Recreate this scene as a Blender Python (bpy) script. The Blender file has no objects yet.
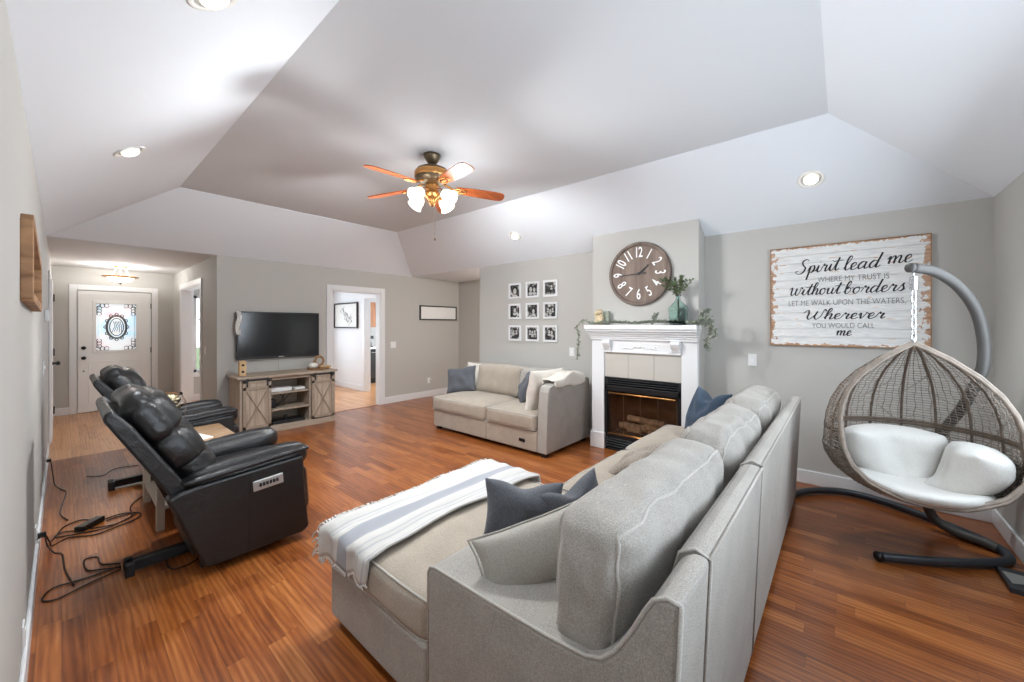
import bpy, bmesh, math, random
from mathutils import Vector, Matrix, noise
sc = bpy.context.scene
col = sc.collection
PI = math.pi
R = math.radians
# ---------------------------------------------------------------- camera
cd = bpy.data.cameras.new('camera')
cam = bpy.data.objects.new('camera', cd)
col.objects.link(cam)
cd.sensor_width = 36.0
cd.lens = 386.0 / 1024 * 36
cd.shift_y = -16.0 / 1024
cd.clip_start = 0.02
cam.location = (0, 0, 1.475)
cam.rotation_euler = (R(90), 0, R(-49.4))
sc.camera = cam
# ---------------------------------------------------------------- world, exposure
w = bpy.data.worlds.new('world')
sc.world = w
w.use_nodes = True
bg = w.node_tree.nodes['Background']
bg.inputs[0].default_value = (0.86, 0.93, 1.0, 1)
bg.inputs[1].default_value = 2.2
sc.view_settings.view_transform = 'Standard'
sc.view_settings.look = 'None'
sc.view_settings.gamma = 1
sc.view_settings.use_curve_mapping = False
sc.view_settings.exposure = 0.46
sc.cycles.max_bounces = 10
sc.cycles.diffuse_bounces = 7
sc.cycles.glossy_bounces = 4
sc.cycles.transmission_bounces = 8
sc.cycles.transparent_max_bounces = 12
sc.cycles.sample_clamp_indirect = 8
sc.cycles.caustics_reflective = False
sc.cycles.caustics_refractive = False
sc.cycles.use_denoising = True


def lamp(name, kind, loc, energy, color=(1, 1, 1), rot=(0, 0, 0), size=None, size_y=None, radius=None, spread=None, spot=None):
    l = bpy.data.lights.new(name, kind)
    l.energy = energy
    l.color = color
    if kind == 'AREA':
        l.shape = 'RECTANGLE'
        l.size = size
        l.size_y = size_y or size
        if spread:
            l.spread = spread
    elif radius is not None:
        l.shadow_soft_size = radius
    if spot:
        l.spot_size = spot
        l.spot_blend = 0.6
    o = bpy.data.objects.new(name, l)
    o.location = loc
    o.rotation_euler = rot
    col.objects.link(o)
    return o


# daylight through the glazing of the back wall (behind the camera), the front rooms and the kitchen
DAY = (0.80, 0.90, 1.0)
lamp('window_daylight', 'AREA', (1.25, -0.80, 1.60), 36, DAY, (R(120), 0, 0), 1.6, 1.5)
lamp('window_daylight', 'AREA', (3.05, -0.80, 1.45), 24, DAY, (R(78), 0, 0), 1.3, 1.4)
lamp('window_daylight', 'AREA', (2.75, 9.60, 1.45), 55, DAY, (R(-90), 0, 0), 1.7, 1.5)
lamp('window_daylight', 'AREA', (6.25, 8.1, 1.5), 40, DAY, (R(90), 0, R(90)), 1.1, 1.2)


# ---------------------------------------------------------------- materials
def S(r, g, b):
    def f(c):
        c /= 255.0
        return c / 12.92 if c <= 0.04045 else ((c + 0.055) / 1.055) ** 2.4
    return (f(r), f(g), f(b), 1)


def mat(name, c, rough=0.6, metal=0.0, emit=0, bump=0, bscale=60, spec=0.5, coat=0, var=0, vscale=4, stretch=None, trans=0, sheen=0, ecol=None, ior=1.45):
    m = bpy.data.materials.new(name)
    m.use_nodes = True
    nt = m.node_tree
    b = nt.nodes['Principled BSDF']
    b.inputs['Base Color'].default_value = c
    b.inputs['Roughness'].default_value = rough
    b.inputs['Metallic'].default_value = metal
    b.inputs['Specular IOR Level'].default_value = spec
    b.inputs['IOR'].default_value = ior
    if coat:
        b.inputs['Coat Weight'].default_value = coat
        b.inputs['Coat Roughness'].default_value = 0.12
    if trans:
        b.inputs['Transmission Weight'].default_value = trans
    if sheen:
        b.inputs['Sheen Weight'].default_value = sheen
    if emit:
        b.inputs['Emission Color'].default_value = ecol or c
        b.inputs['Emission Strength'].default_value = emit
    tc = nt.nodes.new('ShaderNodeTexCoord')
    mp = nt.nodes.new('ShaderNodeMapping')
    nt.links.new(tc.outputs['Object'], mp.inputs[0])
    if stretch:
        mp.inputs['Scale'].default_value = stretch
    if var:
        n = nt.nodes.new('ShaderNodeTexNoise')
        n.inputs['Scale'].default_value = vscale
        n.inputs['Detail'].default_value = 5
        nt.links.new(mp.outputs[0], n.inputs['Vector'])
        mx = nt.nodes.new('ShaderNodeMix')
        mx.data_type = 'RGBA'
        mx.inputs['A'].default_value = tuple(x * (1 - var) for x in c[:3]) + (1,)
        mx.inputs['B'].default_value = tuple(min(1, x * (1 + var)) for x in c[:3]) + (1,)
        mr = nt.nodes.new('ShaderNodeMapRange')
        mr.inputs[1].default_value = 0.3
        mr.inputs[2].default_value = 0.7
        nt.links.new(n.outputs['Fac'], mr.inputs[0])
        nt.links.new(mr.outputs[0], mx.inputs['Factor'])
        nt.links.new(mx.outputs['Result'], b.inputs['Base Color'])
    if bump:
        n2 = nt.nodes.new('ShaderNodeTexNoise')
        n2.inputs['Scale'].default_value = bscale
        n2.inputs['Detail'].default_value = 3
        nt.links.new(mp.outputs[0], n2.inputs['Vector'])
        bp = nt.nodes.new('ShaderNodeBump')
        bp.inputs['Strength'].default_value = bump
        bp.inputs['Distance'].default_value = 0.01
        nt.links.new(n2.outputs['Fac'], bp.inputs['Height'])
        nt.links.new(bp.outputs[0], b.inputs['Normal'])
    return m


def ramp(nt, stops):
    r = nt.nodes.new('ShaderNodeValToRGB')
    e = r.color_ramp.elements
    while len(e) < len(stops):
        e.new(0.5)
    for k, (p, c) in enumerate(stops):
        e[k].position = p
        e[k].color = c
    return r


def math_node(nt, op, a=None, b=None, va=0.0, vb=0.0):
    n = nt.nodes.new('ShaderNodeMath')
    n.operation = op
    n.inputs[0].default_value = va
    n.inputs[1].default_value = vb
    if a is not None:
        nt.links.new(a, n.inputs[0])
    if b is not None:
        nt.links.new(b, n.inputs[1])
    return n.outputs[0]


def plank_mat(name, cols, pw=0.077, rough=0.24, across='X', glen=0.9, seam=(0.05, 0.02, 0.01, 1)):
    m = bpy.data.materials.new(name)
    m.use_nodes = True
    nt = m.node_tree
    L = nt.links.new
    b = nt.nodes['Principled BSDF']
    tc = nt.nodes.new('ShaderNodeTexCoord')
    sx = nt.nodes.new('ShaderNodeSeparateXYZ')
    L(tc.outputs['Object'], sx.inputs[0])
    a, l = (sx.outputs[0], sx.outputs[1]) if across == 'X' else (sx.outputs[1], sx.outputs[0])
    row_f = math_node(nt, 'DIVIDE', a, None, vb=pw)
    row = math_node(nt, 'FLOOR', row_f)
    wn = nt.nodes.new('ShaderNodeTexWhiteNoise')
    wn.noise_dimensions = '1D'
    L(row, wn.inputs['W'])
    sh = math_node(nt, 'MULTIPLY', wn.outputs['Value'], None, vb=7.3)
    lf = math_node(nt, 'ADD', math_node(nt, 'DIVIDE', l, None, vb=glen), sh)
    cell = math_node(nt, 'FLOOR', lf)
    cv = nt.nodes.new('ShaderNodeCombineXYZ')
    L(row, cv.inputs[0]); L(cell, cv.inputs[1])
    wn2 = nt.nodes.new('ShaderNodeTexWhiteNoise')
    wn2.noise_dimensions = '3D'
    L(cv.outputs[0], wn2.inputs['Vector'])
    # grain: noise stretched along the plank, shifted for each plank
    off = math_node(nt, 'MULTIPLY', wn2.outputs['Value'], None, vb=37.0)
    gv = nt.nodes.new('ShaderNodeCombineXYZ')
    L(math_node(nt, 'ADD', math_node(nt, 'MULTIPLY', a, None, vb=26.0), off), gv.inputs[0])
    L(math_node(nt, 'MULTIPLY', l, None, vb=2.2), gv.inputs[1])
    L(off, gv.inputs[2])
    g = nt.nodes.new('ShaderNodeTexNoise')
    g.inputs['Scale'].default_value = 1.0
    g.inputs['Detail'].default_value = 6
    g.inputs['Distortion'].default_value = 1.4
    L(gv.outputs[0], g.inputs['Vector'])
    wv = nt.nodes.new('ShaderNodeTexWave')
    wv.inputs['Scale'].default_value = 0.45
    wv.inputs['Distortion'].default_value = 9
    wv.inputs['Detail'].default_value = 2
    L(gv.outputs[0], wv.inputs['Vector'])
    f1 = math_node(nt, 'MULTIPLY', wn2.outputs['Value'], None, vb=0.40)
    f2 = math_node(nt, 'MULTIPLY', math_node(nt, 'SUBTRACT', g.outputs['Fac'], None, vb=.26), None, vb=.82)
    f3 = math_node(nt, 'MULTIPLY', wv.outputs['Fac'], None, vb=0.22)
    fac = math_node(nt, 'ADD', math_node(nt, 'ADD', f1, f2), f3)
    rp = ramp(nt, cols)
    L(fac, rp.inputs[0])
    # seams
    fr = math_node(nt, 'FRACT', row_f)
    e1 = math_node(nt, 'LESS_THAN', fr, None, vb=0.022)
    fr2 = math_node(nt, 'FRACT', lf)
    e2 = math_node(nt, 'LESS_THAN', fr2, None, vb=0.0028)
    e = math_node(nt, 'MAXIMUM', e1, e2)
    mx = nt.nodes.new('ShaderNodeMix')
    mx.data_type = 'RGBA'
    L(math_node(nt, 'MULTIPLY', e, None, vb=0.6), mx.inputs['Factor'])
    L(rp.outputs[0], mx.inputs['A'])
    mx.inputs['B'].default_value = seam
    L(mx.outputs['Result'], b.inputs['Base Color'])
    b.inputs['Roughness'].default_value = rough
    b.inputs['Coat Weight'].default_value = 0.15
    b.inputs['Coat Roughness'].default_value = 0.14
    bp = nt.nodes.new('ShaderNodeBump')
    bp.inputs['Strength'].default_value = 0.12
    bp.inputs['Distance'].default_value = 0.004
    hh = math_node(nt, 'SUBTRACT', math_node(nt, 'MULTIPLY', g.outputs['Fac'], None, vb=0.5), e)
    L(hh, bp.inputs['Height'])
    L(bp.outputs[0], b.inputs['Normal'])
    return m


M = {}
M['floor'] = plank_mat('oak_floor', [(0.15, S(104, 53, 22)), (0.45, S(139, 76, 34)), (0.65, S(158, 93, 44)), (0.9, S(182, 117, 65))], glen=.62, rough=.3)
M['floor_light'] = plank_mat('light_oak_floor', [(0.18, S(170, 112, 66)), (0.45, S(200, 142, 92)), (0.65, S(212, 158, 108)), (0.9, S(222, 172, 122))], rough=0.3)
M['wall'] = mat('greige_paint', S(186, 184, 179), 0.75, bump=0.05, bscale=220)
M['wall_white'] = mat('pale_paint', S(224, 225, 226), 0.75)
M['ceil'] = mat('white_ceiling_paint', S(234, 239, 245), 0.8)
M['ceil_tray'] = mat('grey_tray_paint', S(218, 221, 225), 0.8)
M['ceil_tex'] = mat('textured_ceiling', S(222, 222, 223), 0.9, bump=0.5, bscale=90)
M['trim'] = mat('white_trim_paint', S(224, 225, 226), 0.4)
M['white'] = mat('white_enamel', S(238, 238, 236), 0.35)
M['black'] = mat('black_metal', S(30, 30, 32), 0.4, metal=0.3)
M['iron'] = mat('dark_iron', S(58, 58, 58), 0.45, metal=0.5)
M['glassd'] = mat('dark_glass', S(20, 20, 22), 0.06, coat=0.6)
M['brass'] = mat('polished_brass', S(205, 150, 90), 0.25, metal=0.9)
M['bronze'] = mat('antique_brass', S(112, 98, 78), 0.35, metal=0.8)


# ---------------------------------------------------------------- mesh helpers
def apply_tags(o, label=None, cat=None, group=None, kind=None):
    if label: o['label'] = label
    if cat: o['category'] = cat
    if group: o['group'] = group
    if kind: o['kind'] = kind
    return o


def empty(name, loc, label, cat, group=None):
    o = bpy.data.objects.new(name, None)
    o.location = loc
    o.empty_display_size = 0.1
    col.objects.link(o)
    return apply_tags(o, label, cat, group)


class MB:
    def __init__(s):
        s.bm = bmesh.new()

    def add(s, verts, faces):
        vs = [s.bm.verts.new(v) for v in verts]
        for f in faces:
            try:
                s.bm.faces.new([vs[i] for i in f])
            except ValueError:
                pass
        return s

    def box(s, x0, x1, y0, y1, z0, z1):
        v = [(x, y, z) for x in (x0, x1) for y in (y0, y1) for z in (z0, z1)]
        return s.add(v, [(0, 1, 3, 2), (4, 6, 7, 5), (0, 4, 5, 1), (2, 3, 7, 6), (0, 2, 6, 4), (1, 5, 7, 3)])

    def obox(s, c, size, rot=None):
        mtx = Matrix.Translation(c) @ (rot.to_4x4() if rot else Matrix())
        hx, hy, hz = [q / 2 for q in size]
        v = [mtx @ Vector((x, y, z)) for x in (-hx, hx) for y in (-hy, hy) for z in (-hz, hz)]
        return s.add(v, [(0, 1, 3, 2), (4, 6, 7, 5), (0, 4, 5, 1), (2, 3, 7, 6), (0, 2, 6, 4), (1, 5, 7, 3)])

    def bar(s, a, b, wd, th, up=(0, 0, 1)):
        a, b = Vector(a), Vector(b)
        d = (b - a)
        z = d.normalized()
        x = Vector(up).cross(z)
        if x.length < 1e-4:
            x = Vector((1, 0, 0)).cross(z)
        x.normalize()
        y = z.cross(x)
        rot = Matrix((x, y, z)).transposed()
        return s.obox((a + b) / 2, (wd, th, d.length), rot)

    def tube(s, pts, r, n=8, closed=False, cap=True, flat=None):
        pts = [Vector(p) for p in pts]
        N = len(pts)
        if N < 2:
            return s
        rs = r if isinstance(r, (list, tuple)) else [r] * N
        prev = None
        rings = []
        for i, p in enumerate(pts):
            if closed:
                t = pts[(i + 1) % N] - pts[i - 1]
            else:
                t = pts[min(i + 1, N - 1)] - pts[max(i - 1, 0)]
            if t.length < 1e-9:
                t = Vector((0, 0, 1))
            t.normalize()
            if flat is not None:
                u = Vector(flat)
                u = (u - t * u.dot(t))
                if u.length < 1e-6:
                    u = prev or t.orthogonal()
                u.normalize()
            elif prev is None:
                u = t.orthogonal().normalized()
            else:
                u = prev - t * prev.dot(t)
                if u.length < 1e-6:
                    u = t.orthogonal()
                u.normalize()
            prev = u
            v = t.cross(u)
            fu = 1.0
            rings.append([s.bm.verts.new(p + (u * math.cos(2 * PI * k / n) * (0.25 if flat is not None else 1) + v * math.sin(2 * PI * k / n)) * rs[i]) for k in range(n)])
        for i in range(N if closed else N - 1):
            a, b = rings[i], rings[(i + 1) % N]
            for k in range(n):
                s.bm.faces.new((a[k], a[(k + 1) % n], b[(k + 1) % n], b[k]))
        if cap and not closed:
            s.bm.faces.new(rings[0][::-1])
            s.bm.faces.new(rings[-1])
        return s

    def lathe(s, prof, c=(0, 0, 0), n=24, axis=None, capb=True):
        """prof: (radius, height) list; axis: direction of height"""
        c = Vector(c)
        ax = Vector(axis).normalized() if axis else Vector((0, 0, 1))
        u = ax.orthogonal().normalized() if axis else Vector((1, 0, 0))
        v = ax.cross(u)
        rings = []
        for r, hgt in prof:
            rings.append([s.bm.verts.new(c + ax * hgt + (u * math.cos(2 * PI * k / n) + v * math.sin(2 * PI * k / n)) * max(r, 1e-4)) for k in range(n)])
        for a, b in zip(rings, rings[1:]):
            for k in range(n):
                s.bm.faces.new((a[k], a[(k + 1) % n], b[(k + 1) % n], b[k]))
        if capb:
            s.bm.faces.new(rings[0][::-1])
            s.bm.faces.new(rings[-1])
        return s

    def prism(s, poly, axis, a, b):
        """poly in the two other axes (in x,y,z order), extruded along axis from a to b"""
        def mk(p, t):
            return {'x': (t, p[0], p[1]), 'y': (p[0], t, p[1]), 'z': (p[0], p[1], t)}[axis]
        n = len(poly)
        v = [mk(p, a) for p in poly] + [mk(p, b) for p in poly]
        f = [tuple(range(n))[::-1], tuple(range(n, 2 * n))] + [(k, (k + 1) % n, n + (k + 1) % n, n + k) for k in range(n)]
        return s.add(v, f)

    def sphere(s, c, r, nu=12, nv=8, sc_=(1, 1, 1)):
        c = Vector(c)
        prof = [(math.sin(PI * k / nv), -math.cos(PI * k / nv)) for k in range(nv + 1)]
        rings = [[s.bm.verts.new(c + Vector((q * math.cos(2 * PI * j / nu) * sc_[0], q * math.sin(2 * PI * j / nu) * sc_[1], hh * sc_[2])) * r) for j in range(nu)] for q, hh in prof[1:-1]]
        t0 = s.bm.verts.new(c + Vector((0, 0, -r * sc_[2])))
        t1 = s.bm.verts.new(c + Vector((0, 0, r * sc_[2])))
        for a, b in zip(rings, rings[1:]):
            for k in range(nu):
                s.bm.faces.new((a[k], a[(k + 1) % nu], b[(k + 1) % nu], b[k]))
        for k in range(nu):
            s.bm.faces.new((t0, rings[0][(k + 1) % nu], rings[0][k]))
            s.bm.faces.new((t1, rings[-1][k], rings[-1][(k + 1) % nu]))
        return s

    def grid(s, fn, nu, nv, closeu=False):
        g = [[s.bm.verts.new(fn(i / nu, j / nv)) for j in range(nv + 1)] for i in range(nu + (0 if closeu else 1))]
        n = len(g)
        for i in range(nu):
            for j in range(nv):
                s.bm.faces.new((g[i][j], g[(i + 1) % n][j], g[(i + 1) % n][j + 1], g[i][j + 1]))
        return s

    def xform(s, mtx):
        s.bm.transform(mtx)
        return s

    def build(s, name, m, parent=None, smooth=False, bevel=0, solid=0, sub=0, label=None, cat=None, group=None, kind=None, seg=2, keep=False):
        bm = s.bm
        bmesh.ops.recalc_face_normals(bm, faces=bm.faces)
        if smooth:
            for f in bm.faces:
                f.smooth = True
        me = bpy.data.meshes.new(name)
        xs = [v.co.x for v in bm.verts]; ys = [v.co.y for v in bm.verts]; zs = [v.co.z for v in bm.verts]
        o3 = Vector((0, 0, 0)) if keep else Vector(((min(xs) + max(xs)) / 2, (min(ys) + max(ys)) / 2, min(zs)))
        bm.transform(Matrix.Translation(-o3))
        bm.to_mesh(me)
        bm.free()
        o = bpy.data.objects.new(name, me)
        o.location = o3
        col.objects.link(o)
        for k in (m if isinstance(m, list) else [m]):
            me.materials.append(k)
        if parent is not None:
            o.parent = parent
            # ancestors are unrotated and unscaled: cancel the sum of their places
            t, p = Vector((0, 0, 0)), parent
            while p is not None:
                t = t + p.location if p.parent is None else t + p.location + p.matrix_parent_inverse.translation
                p = p.parent
            o.matrix_parent_inverse = Matrix.Translation(-t)
        if bevel:
            b = o.modifiers.new('bevel', 'BEVEL')
            b.width = bevel
            b.segments = seg
            b.limit_method = 'ANGLE'
            b.harden_normals = False
        if solid:
            b = o.modifiers.new('solid', 'SOLIDIFY')
            b.thickness = solid
            b.offset = 0
        if sub:
            b = o.modifiers.new('sub', 'SUBSURF')
            b.levels = b.render_levels = sub
        apply_tags(o, label, cat, group, kind)
        return o


def struct(name, mb, m, **k):
    return mb.build(name, m, kind='structure', **k)


def smooth_path(pts, n=6, closed=False):
    P = [Vector(p) for p in pts]
    out = []
    N = len(P)
    for i in range(N if closed else N - 1):
        p0 = P[i - 1] if (i > 0 or closed) else P[0] * 2 - P[1]
        p1, p2 = P[i], P[(i + 1) % N]
        p3 = P[(i + 2) % N] if (i + 2 < N or closed) else P[-1] * 2 - P[-2]
        for k in range(n):
            t = k / n
            out.append(0.5 * ((2 * p1) + (p2 - p0) * t + (2 * p0 - 5 * p1 + 4 * p2 - p3) * t * t + (3 * p1 - p0 - 3 * p2 + p3) * t ** 3))
    if not closed:
        out.append(P[-1])
    return out


def chain_copy(src, delta):
    """copy a thing with its parts and sub-parts, moved by delta"""
    def rec(o, parent):
        c = o.copy()
        col.objects.link(c)
        if parent is not None:
            c.parent = parent
            c.matrix_parent_inverse = o.matrix_parent_inverse.copy()
        for ch in [q for q in col.objects if q.parent == o]:
            rec(ch, c)
        return c
    r = rec(src, None)
    r.location = r.location + Vector(delta)
    return r


# ================================================================ SETTING
XL, XF, YT, YR, YD, HC, HT = -0.107, 4.52, 6.49, -0.857, 9.65, 2.43, 2.99
XH = 1.38
TX0, TX1, TY0, TY1 = 0.85, 3.56, 0.08, 5.54
KS = (HT - HC) / 0.95
TX0 = XL + 0.95
TX1 = XF - 0.95

struct('floor', MB().box(XL - .15, 5.9, YR - .15, YT + 0.02, -.1, 0), M['floor'], keep=True)
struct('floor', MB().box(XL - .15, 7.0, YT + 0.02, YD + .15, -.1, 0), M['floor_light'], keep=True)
struct('trim_1', MB().box(2.94, 3.83, YT + 0.005, YT + 0.035, 0, 0.004), M['floor'])

# ceiling: four slopes and the raised tray
a = [(XL, YR, HC), (XF, YR, HC), (XF, YT, HC), (XL, YT, HC)]
t = [(TX0, TY0, HT), (TX1, TY0, HT), (TX1, TY1, HT), (TX0, TY1, HT)]
m_ = MB()
m_.add(a + t, [(0, 1, 5, 4), (1, 2, 6, 5), (2, 3, 7, 6), (3, 0, 4, 7)])
struct('ceiling', m_, M['ceil'], keep=True)
struct('ceiling', MB().box(TX0 - .03, TX1 + .03, TY0 - .03, TY1 + .03, HT, HT + .05), M['ceil_tray'], keep=True)
tr = MB()
g_ = 0.007
for (x0, x1, y0, y1) in ((TX0, TX1, TY1 - g_, TY1), (TX1 - g_, TX1, TY0, TY1)):
    tr.box(x0, x1, y0, y1, HT - g_, HT)
struct('trim_2', tr, M['ceil'])
struct('ceiling', MB().box(XL - .1, XH + .1, YT, YD + .1, HC, HC + .1), M['ceil_tex'], keep=True)
struct('ceiling', MB().box(XH + .1, 7.0, YT + .1, YD + .1, HC, HC + .1), M['ceil'], keep=True)
struct('ceiling', MB().box(XF, 5.9, 2.9, YT + .1, HC, HC + .1), M['ceil'], keep=True)

T = .12
struct('wall_left', MB().box(XL - T, XL, YR - T, YD + T, 0, HC), M['wall'], keep=True)
# fireplace wall with the chimney breast, which has an opening for the firebox
mb = MB().box(XF, XF + T, YR - T, 4.58, 0, HC)
BX, BY0, BY1 = 4.28, 1.13, 2.35
FY0, FY1, FZ = 1.29, 2.17, 0.86
def breast(mb, y0, y1, z0):
    return mb.prism([(BX, z0), (XF, z0), (XF, HC + .005), (BX, HC + (XF - BX) * KS + .005)], 'y', y0, y1)
breast(mb, BY0, FY0, 0); breast(mb, FY1, BY1, 0); breast(mb, FY0, FY1, FZ)
struct('wall_right', mb, M['wall'], keep=True)
DX0, DX1, DZ = 2.94, 3.83, 2.06
struct('wall_far', MB().box(XH, DX0, YT, YT + T, 0, HC).box(DX1, 5.87, YT, YT + T, 0, HC).box(DX0, DX1, YT, YT + T, DZ, HC), M['wall'], keep=True)
struct('wall_hall', MB().box(5.75, 5.87, 2.9, YT, 0, HC).box(XF + T, 5.87, 2.8, 2.9, 0, HC), M['wall'], keep=True)
# entry: right wall with an opening into the dining room
OY0, OY1, OZ = 7.42, 8.85, 2.1
struct('wall_entry', MB().box(XH, XH + T, YT + T, OY0, 0, HC).box(XH, XH + T, OY1, YD, 0, HC).box(XH, XH + T, OY0, OY1, OZ, HC), M['wall'], keep=True)
# front wall with door and dining window
FDX0, FDX1, FDZ = 0.165, 1.075, 2.06
WX0, WX1, WZ0, WZ1 = 1.68, 3.7, 0.55, 2.05
f = MB().box(XL - T, FDX0, YD, YD + T, 0, HC).box(FDX0, FDX1, YD, YD + T, FDZ, HC).box(FDX1, WX0, YD, YD + T, 0, HC)
f.box(WX0, WX1, YD, YD + T, 0, WZ0).box(WX0, WX1, YD, YD + T, WZ1, HC).box(WX1, 7.0, YD, YD + T, 0, HC)
struct('wall_front', f, M['wall'], keep=True)
# pale lining of the dining room walls
lin = MB().box(XH + T, DX0, YT + T, YT + T + .01, 0, HC).box(DX1, 4.37, YT + T, YT + T + .01, 0, HC)
lin.box(WX1, 4.37, YD - .01, YD, 0, HC).box(XH + T, WX0, YD - .01, YD, 0, HC)
struct('wall_dining', lin.box(4.37, 4.49, YT + T, 7.0, 0, HC).box(4.37, 4.49, 8.04, YD - .01, 0, HC).box(4.37, 4.49, 7.0, 8.04, 2.06, HC), M['wall_white'], keep=True)
kw = MB().box(6.3, 6.42, YT + T, 7.5, 0, HC).box(6.3, 6.42, 8.7, YD, 0, HC).box(6.3, 6.42, 7.5, 8.7, 0, 0.9).box(6.3, 6.42, 7.5, 8.7, 2.1, HC)
struct('wall_kitchen', kw, M['wall_white'], keep=True)
# back wall behind the camera: glazed door and window
B0 = (0.42, 2.08, 0.05, 2.4)
B1 = (2.38, 3.72, 0.6, 2.3)
bw = MB().box(XL - T, B0[0], YR - T, YR, 0, HC).box(B0[1], B1[0], YR - T, YR, 0, HC).box(B1[1], XF + T, YR - T, YR, 0, HC)
bw.box(B0[0], B0[1], YR - T, YR, B0[3], HC).box(B0[0], B0[1], YR - T, YR, 0, B0[2])
bw.box(B1[0], B1[1], YR - T, YR, 0, B1[2]).box(B1[0], B1[1], YR - T, YR, B1[3], HC)
struct('wall_back', bw, M['wall'], keep=True)
M['clear'] = mat('window_glass', (1, 1, 1, 1), 0.02, trans=1.0, ior=1.45)


def window(name, x0, x1, y, z0, z1, panes=2, d=.07):
    fr = MB()
    fr.box(x0, x0 + .05, y - d / 2, y + d / 2, z0, z1).box(x1 - .05, x1, y - d / 2, y + d / 2, z0, z1)
    fr.box(x0, x1, y - d / 2, y + d / 2, z0, z0 + .05).box(x0, x1, y - d / 2, y + d / 2, z1 - .05, z1)
    for k in range(1, panes):
        xx = x0 + (x1 - x0) * k / panes
        fr.box(xx - .025, xx + .025, y - d / 2, y + d / 2, z0, z1)
    o = struct(name, fr, M['trim'])
    MB().box(x0 + .05, x1 - .05, y - .004, y + .004, z0 + .05, z1 - .05).build('pane', M['clear'], o)
    return o


window('window_1', B0[0], B0[1], YR - .07, B0[2], B0[3])
window('window_2', B1[0], B1[1], YR - .07, B1[2], B1[3])
w3 = window('window_3', WX0, WX1, YD + .06, WZ0, WZ1, 3)

# baseboards
def bb(name, boxes):
    m = MB()
    for b in boxes:
        m.box(*b, 0, .125)
        x0, x1, y0, y1 = b
    return struct(name, m, M['trim'], bevel=.006)


bb('baseboard_left', [(XL, XL + .015, YR, 6.9)])
bb('baseboard_right', [(XF - .015, XF, YR, BY0 - .0), (XF - .015, XF, BY1, 4.58), (BX - .015, XF, BY0 - .015, BY0), (BX - .015, XF, BY1, BY1 + .015), (XF, XF + T, 4.58, 4.595)])
bb('baseboard_far', [(XH, DX0 - .09, YT - .015, YT), (DX1 + .09, 5.75, YT - .015, YT)])
bb('baseboard_back', [(B0[1] + .0, XF, YR, YR + .015), (XL, B0[0], YR, YR + .015)])
bb('baseboard_hall', [(5.735, 5.75, 2.9, YT)])
bb('baseboard_entry', [(XH - .015, XH, YT, OY0 - .09), (XH - .015, XH, OY1 + .09, YD), (XL, .08, YD - .015, YD), (1.165, XH, YD - .015, YD)])
bb('baseboard_dining', [(4.355, 4.37, 8.13, YD - .01), (XH + T, 4.37, YD - .025, YD - .01)])


# casings
def casing(name, ax, c0, c1, at, ztop, t=.018, wd=.088, side=-1):
    """ax 'x': opening runs along x in the plane y=at; casing stands on the side given"""
    m = MB()
    lo, hi = sorted((at, at + side * t))
    def bx(a0, a1, z0, z1):
        if ax == 'x': m.box(a0, a1, lo, hi, z0, z1)
        else: m.box(lo, hi, a0, a1, z0, z1)
    bx(c0 - wd, c0, 0, ztop + wd); bx(c1, c1 + wd, 0, ztop + wd); bx(c0, c1, ztop, ztop + wd)
    return struct(name, m, M['trim'], bevel=.005)


casing('trim_3', 'x', DX0, DX1, YT, DZ)
jam = MB().box(DX0 - .001, DX0 + .015, YT - .01, YT + T + .01, 0, DZ).box(DX1 - .015, DX1 + .001, YT - .01, YT + T + .01, 0, DZ).box(DX0, DX1, YT - .01, YT + T + .01, DZ - .015, DZ + .001)
struct('trim_4', jam, M['trim'])
casing('trim_5', 'y', OY0, OY1, XH, OZ)
jam = MB().box(XH - .01, XH + T + .01, OY0 - .001, OY0 + .015, 0, OZ).box(XH - .01, XH + T + .01, OY1 - .015, OY1 + .001, 0, OZ).box(XH - .01, XH + T + .01, OY0, OY1, OZ - .015, OZ + .001)
struct('trim_6', jam, M['trim'])
casing('trim_7', 'x', FDX0, FDX1, YD, FDZ)
casing('trim_8', 'y', 7.0, 8.04, 4.37, 2.06)
struct('trim_9', MB().box(4.36, 4.5, 8.025, 8.041, 0, 2.06).box(4.36, 4.5, 7.0, 7.015, 0, 2.06), M['trim'])

# front door with a decorated glass light
dr = MB()
y0, y1 = YD + .01, YD + .05
GX0, GX1, GZ0, GZ1 = .375, .88, 1.03, 1.85
dr.box(FDX0 + .01, GX0, y0, y1, .01, FDZ - .01).box(GX1, FDX1 - .01, y0, y1, .01, FDZ - .01)
dr.box(GX0, GX1, y0, y1, .01, GZ0).box(GX0, GX1, y0, y1, GZ1, FDZ - .01)
dr.box(FDX0 - .02, FDX1 + .02, y1, y1 + .03, 0, FDZ + .02)
door = struct('door_1', dr, M['white'])
gf = MB().box(GX0 - .035, GX0 + .01, y0 - .015, y0, GZ0 - .035, GZ1 + .035).box(GX1 - .01, GX1 + .035, y0 - .015, y0, GZ0 - .035, GZ1 + .035)
gf.box(GX0, GX1, y0 - .015, y0, GZ0 - .035, GZ0 + .01).box(GX0, GX1, y0 - .015, y0, GZ1 - .01, GZ1 + .035)
gf.build('glass_frame', M['white'], door, bevel=.004)
pm = MB()
for (x0, x1) in ((FDX0 + .13, .60), (.66, FDX1 - .13)):
    for (z0, z1) in ((.15, .86),):
        b_ = .018
        pm.box(x0, x1, y0 - .006, y0, z0, z0 + b_).box(x0, x1, y0 - .006, y0, z1 - b_, z1).box(x0, x0 + b_, y0 - .006, y0, z0, z1).box(x1 - b_, x1, y0 - .006, y0, z0, z1)
pm.build('door_panel', M['white'], door, bevel=.003)
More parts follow.
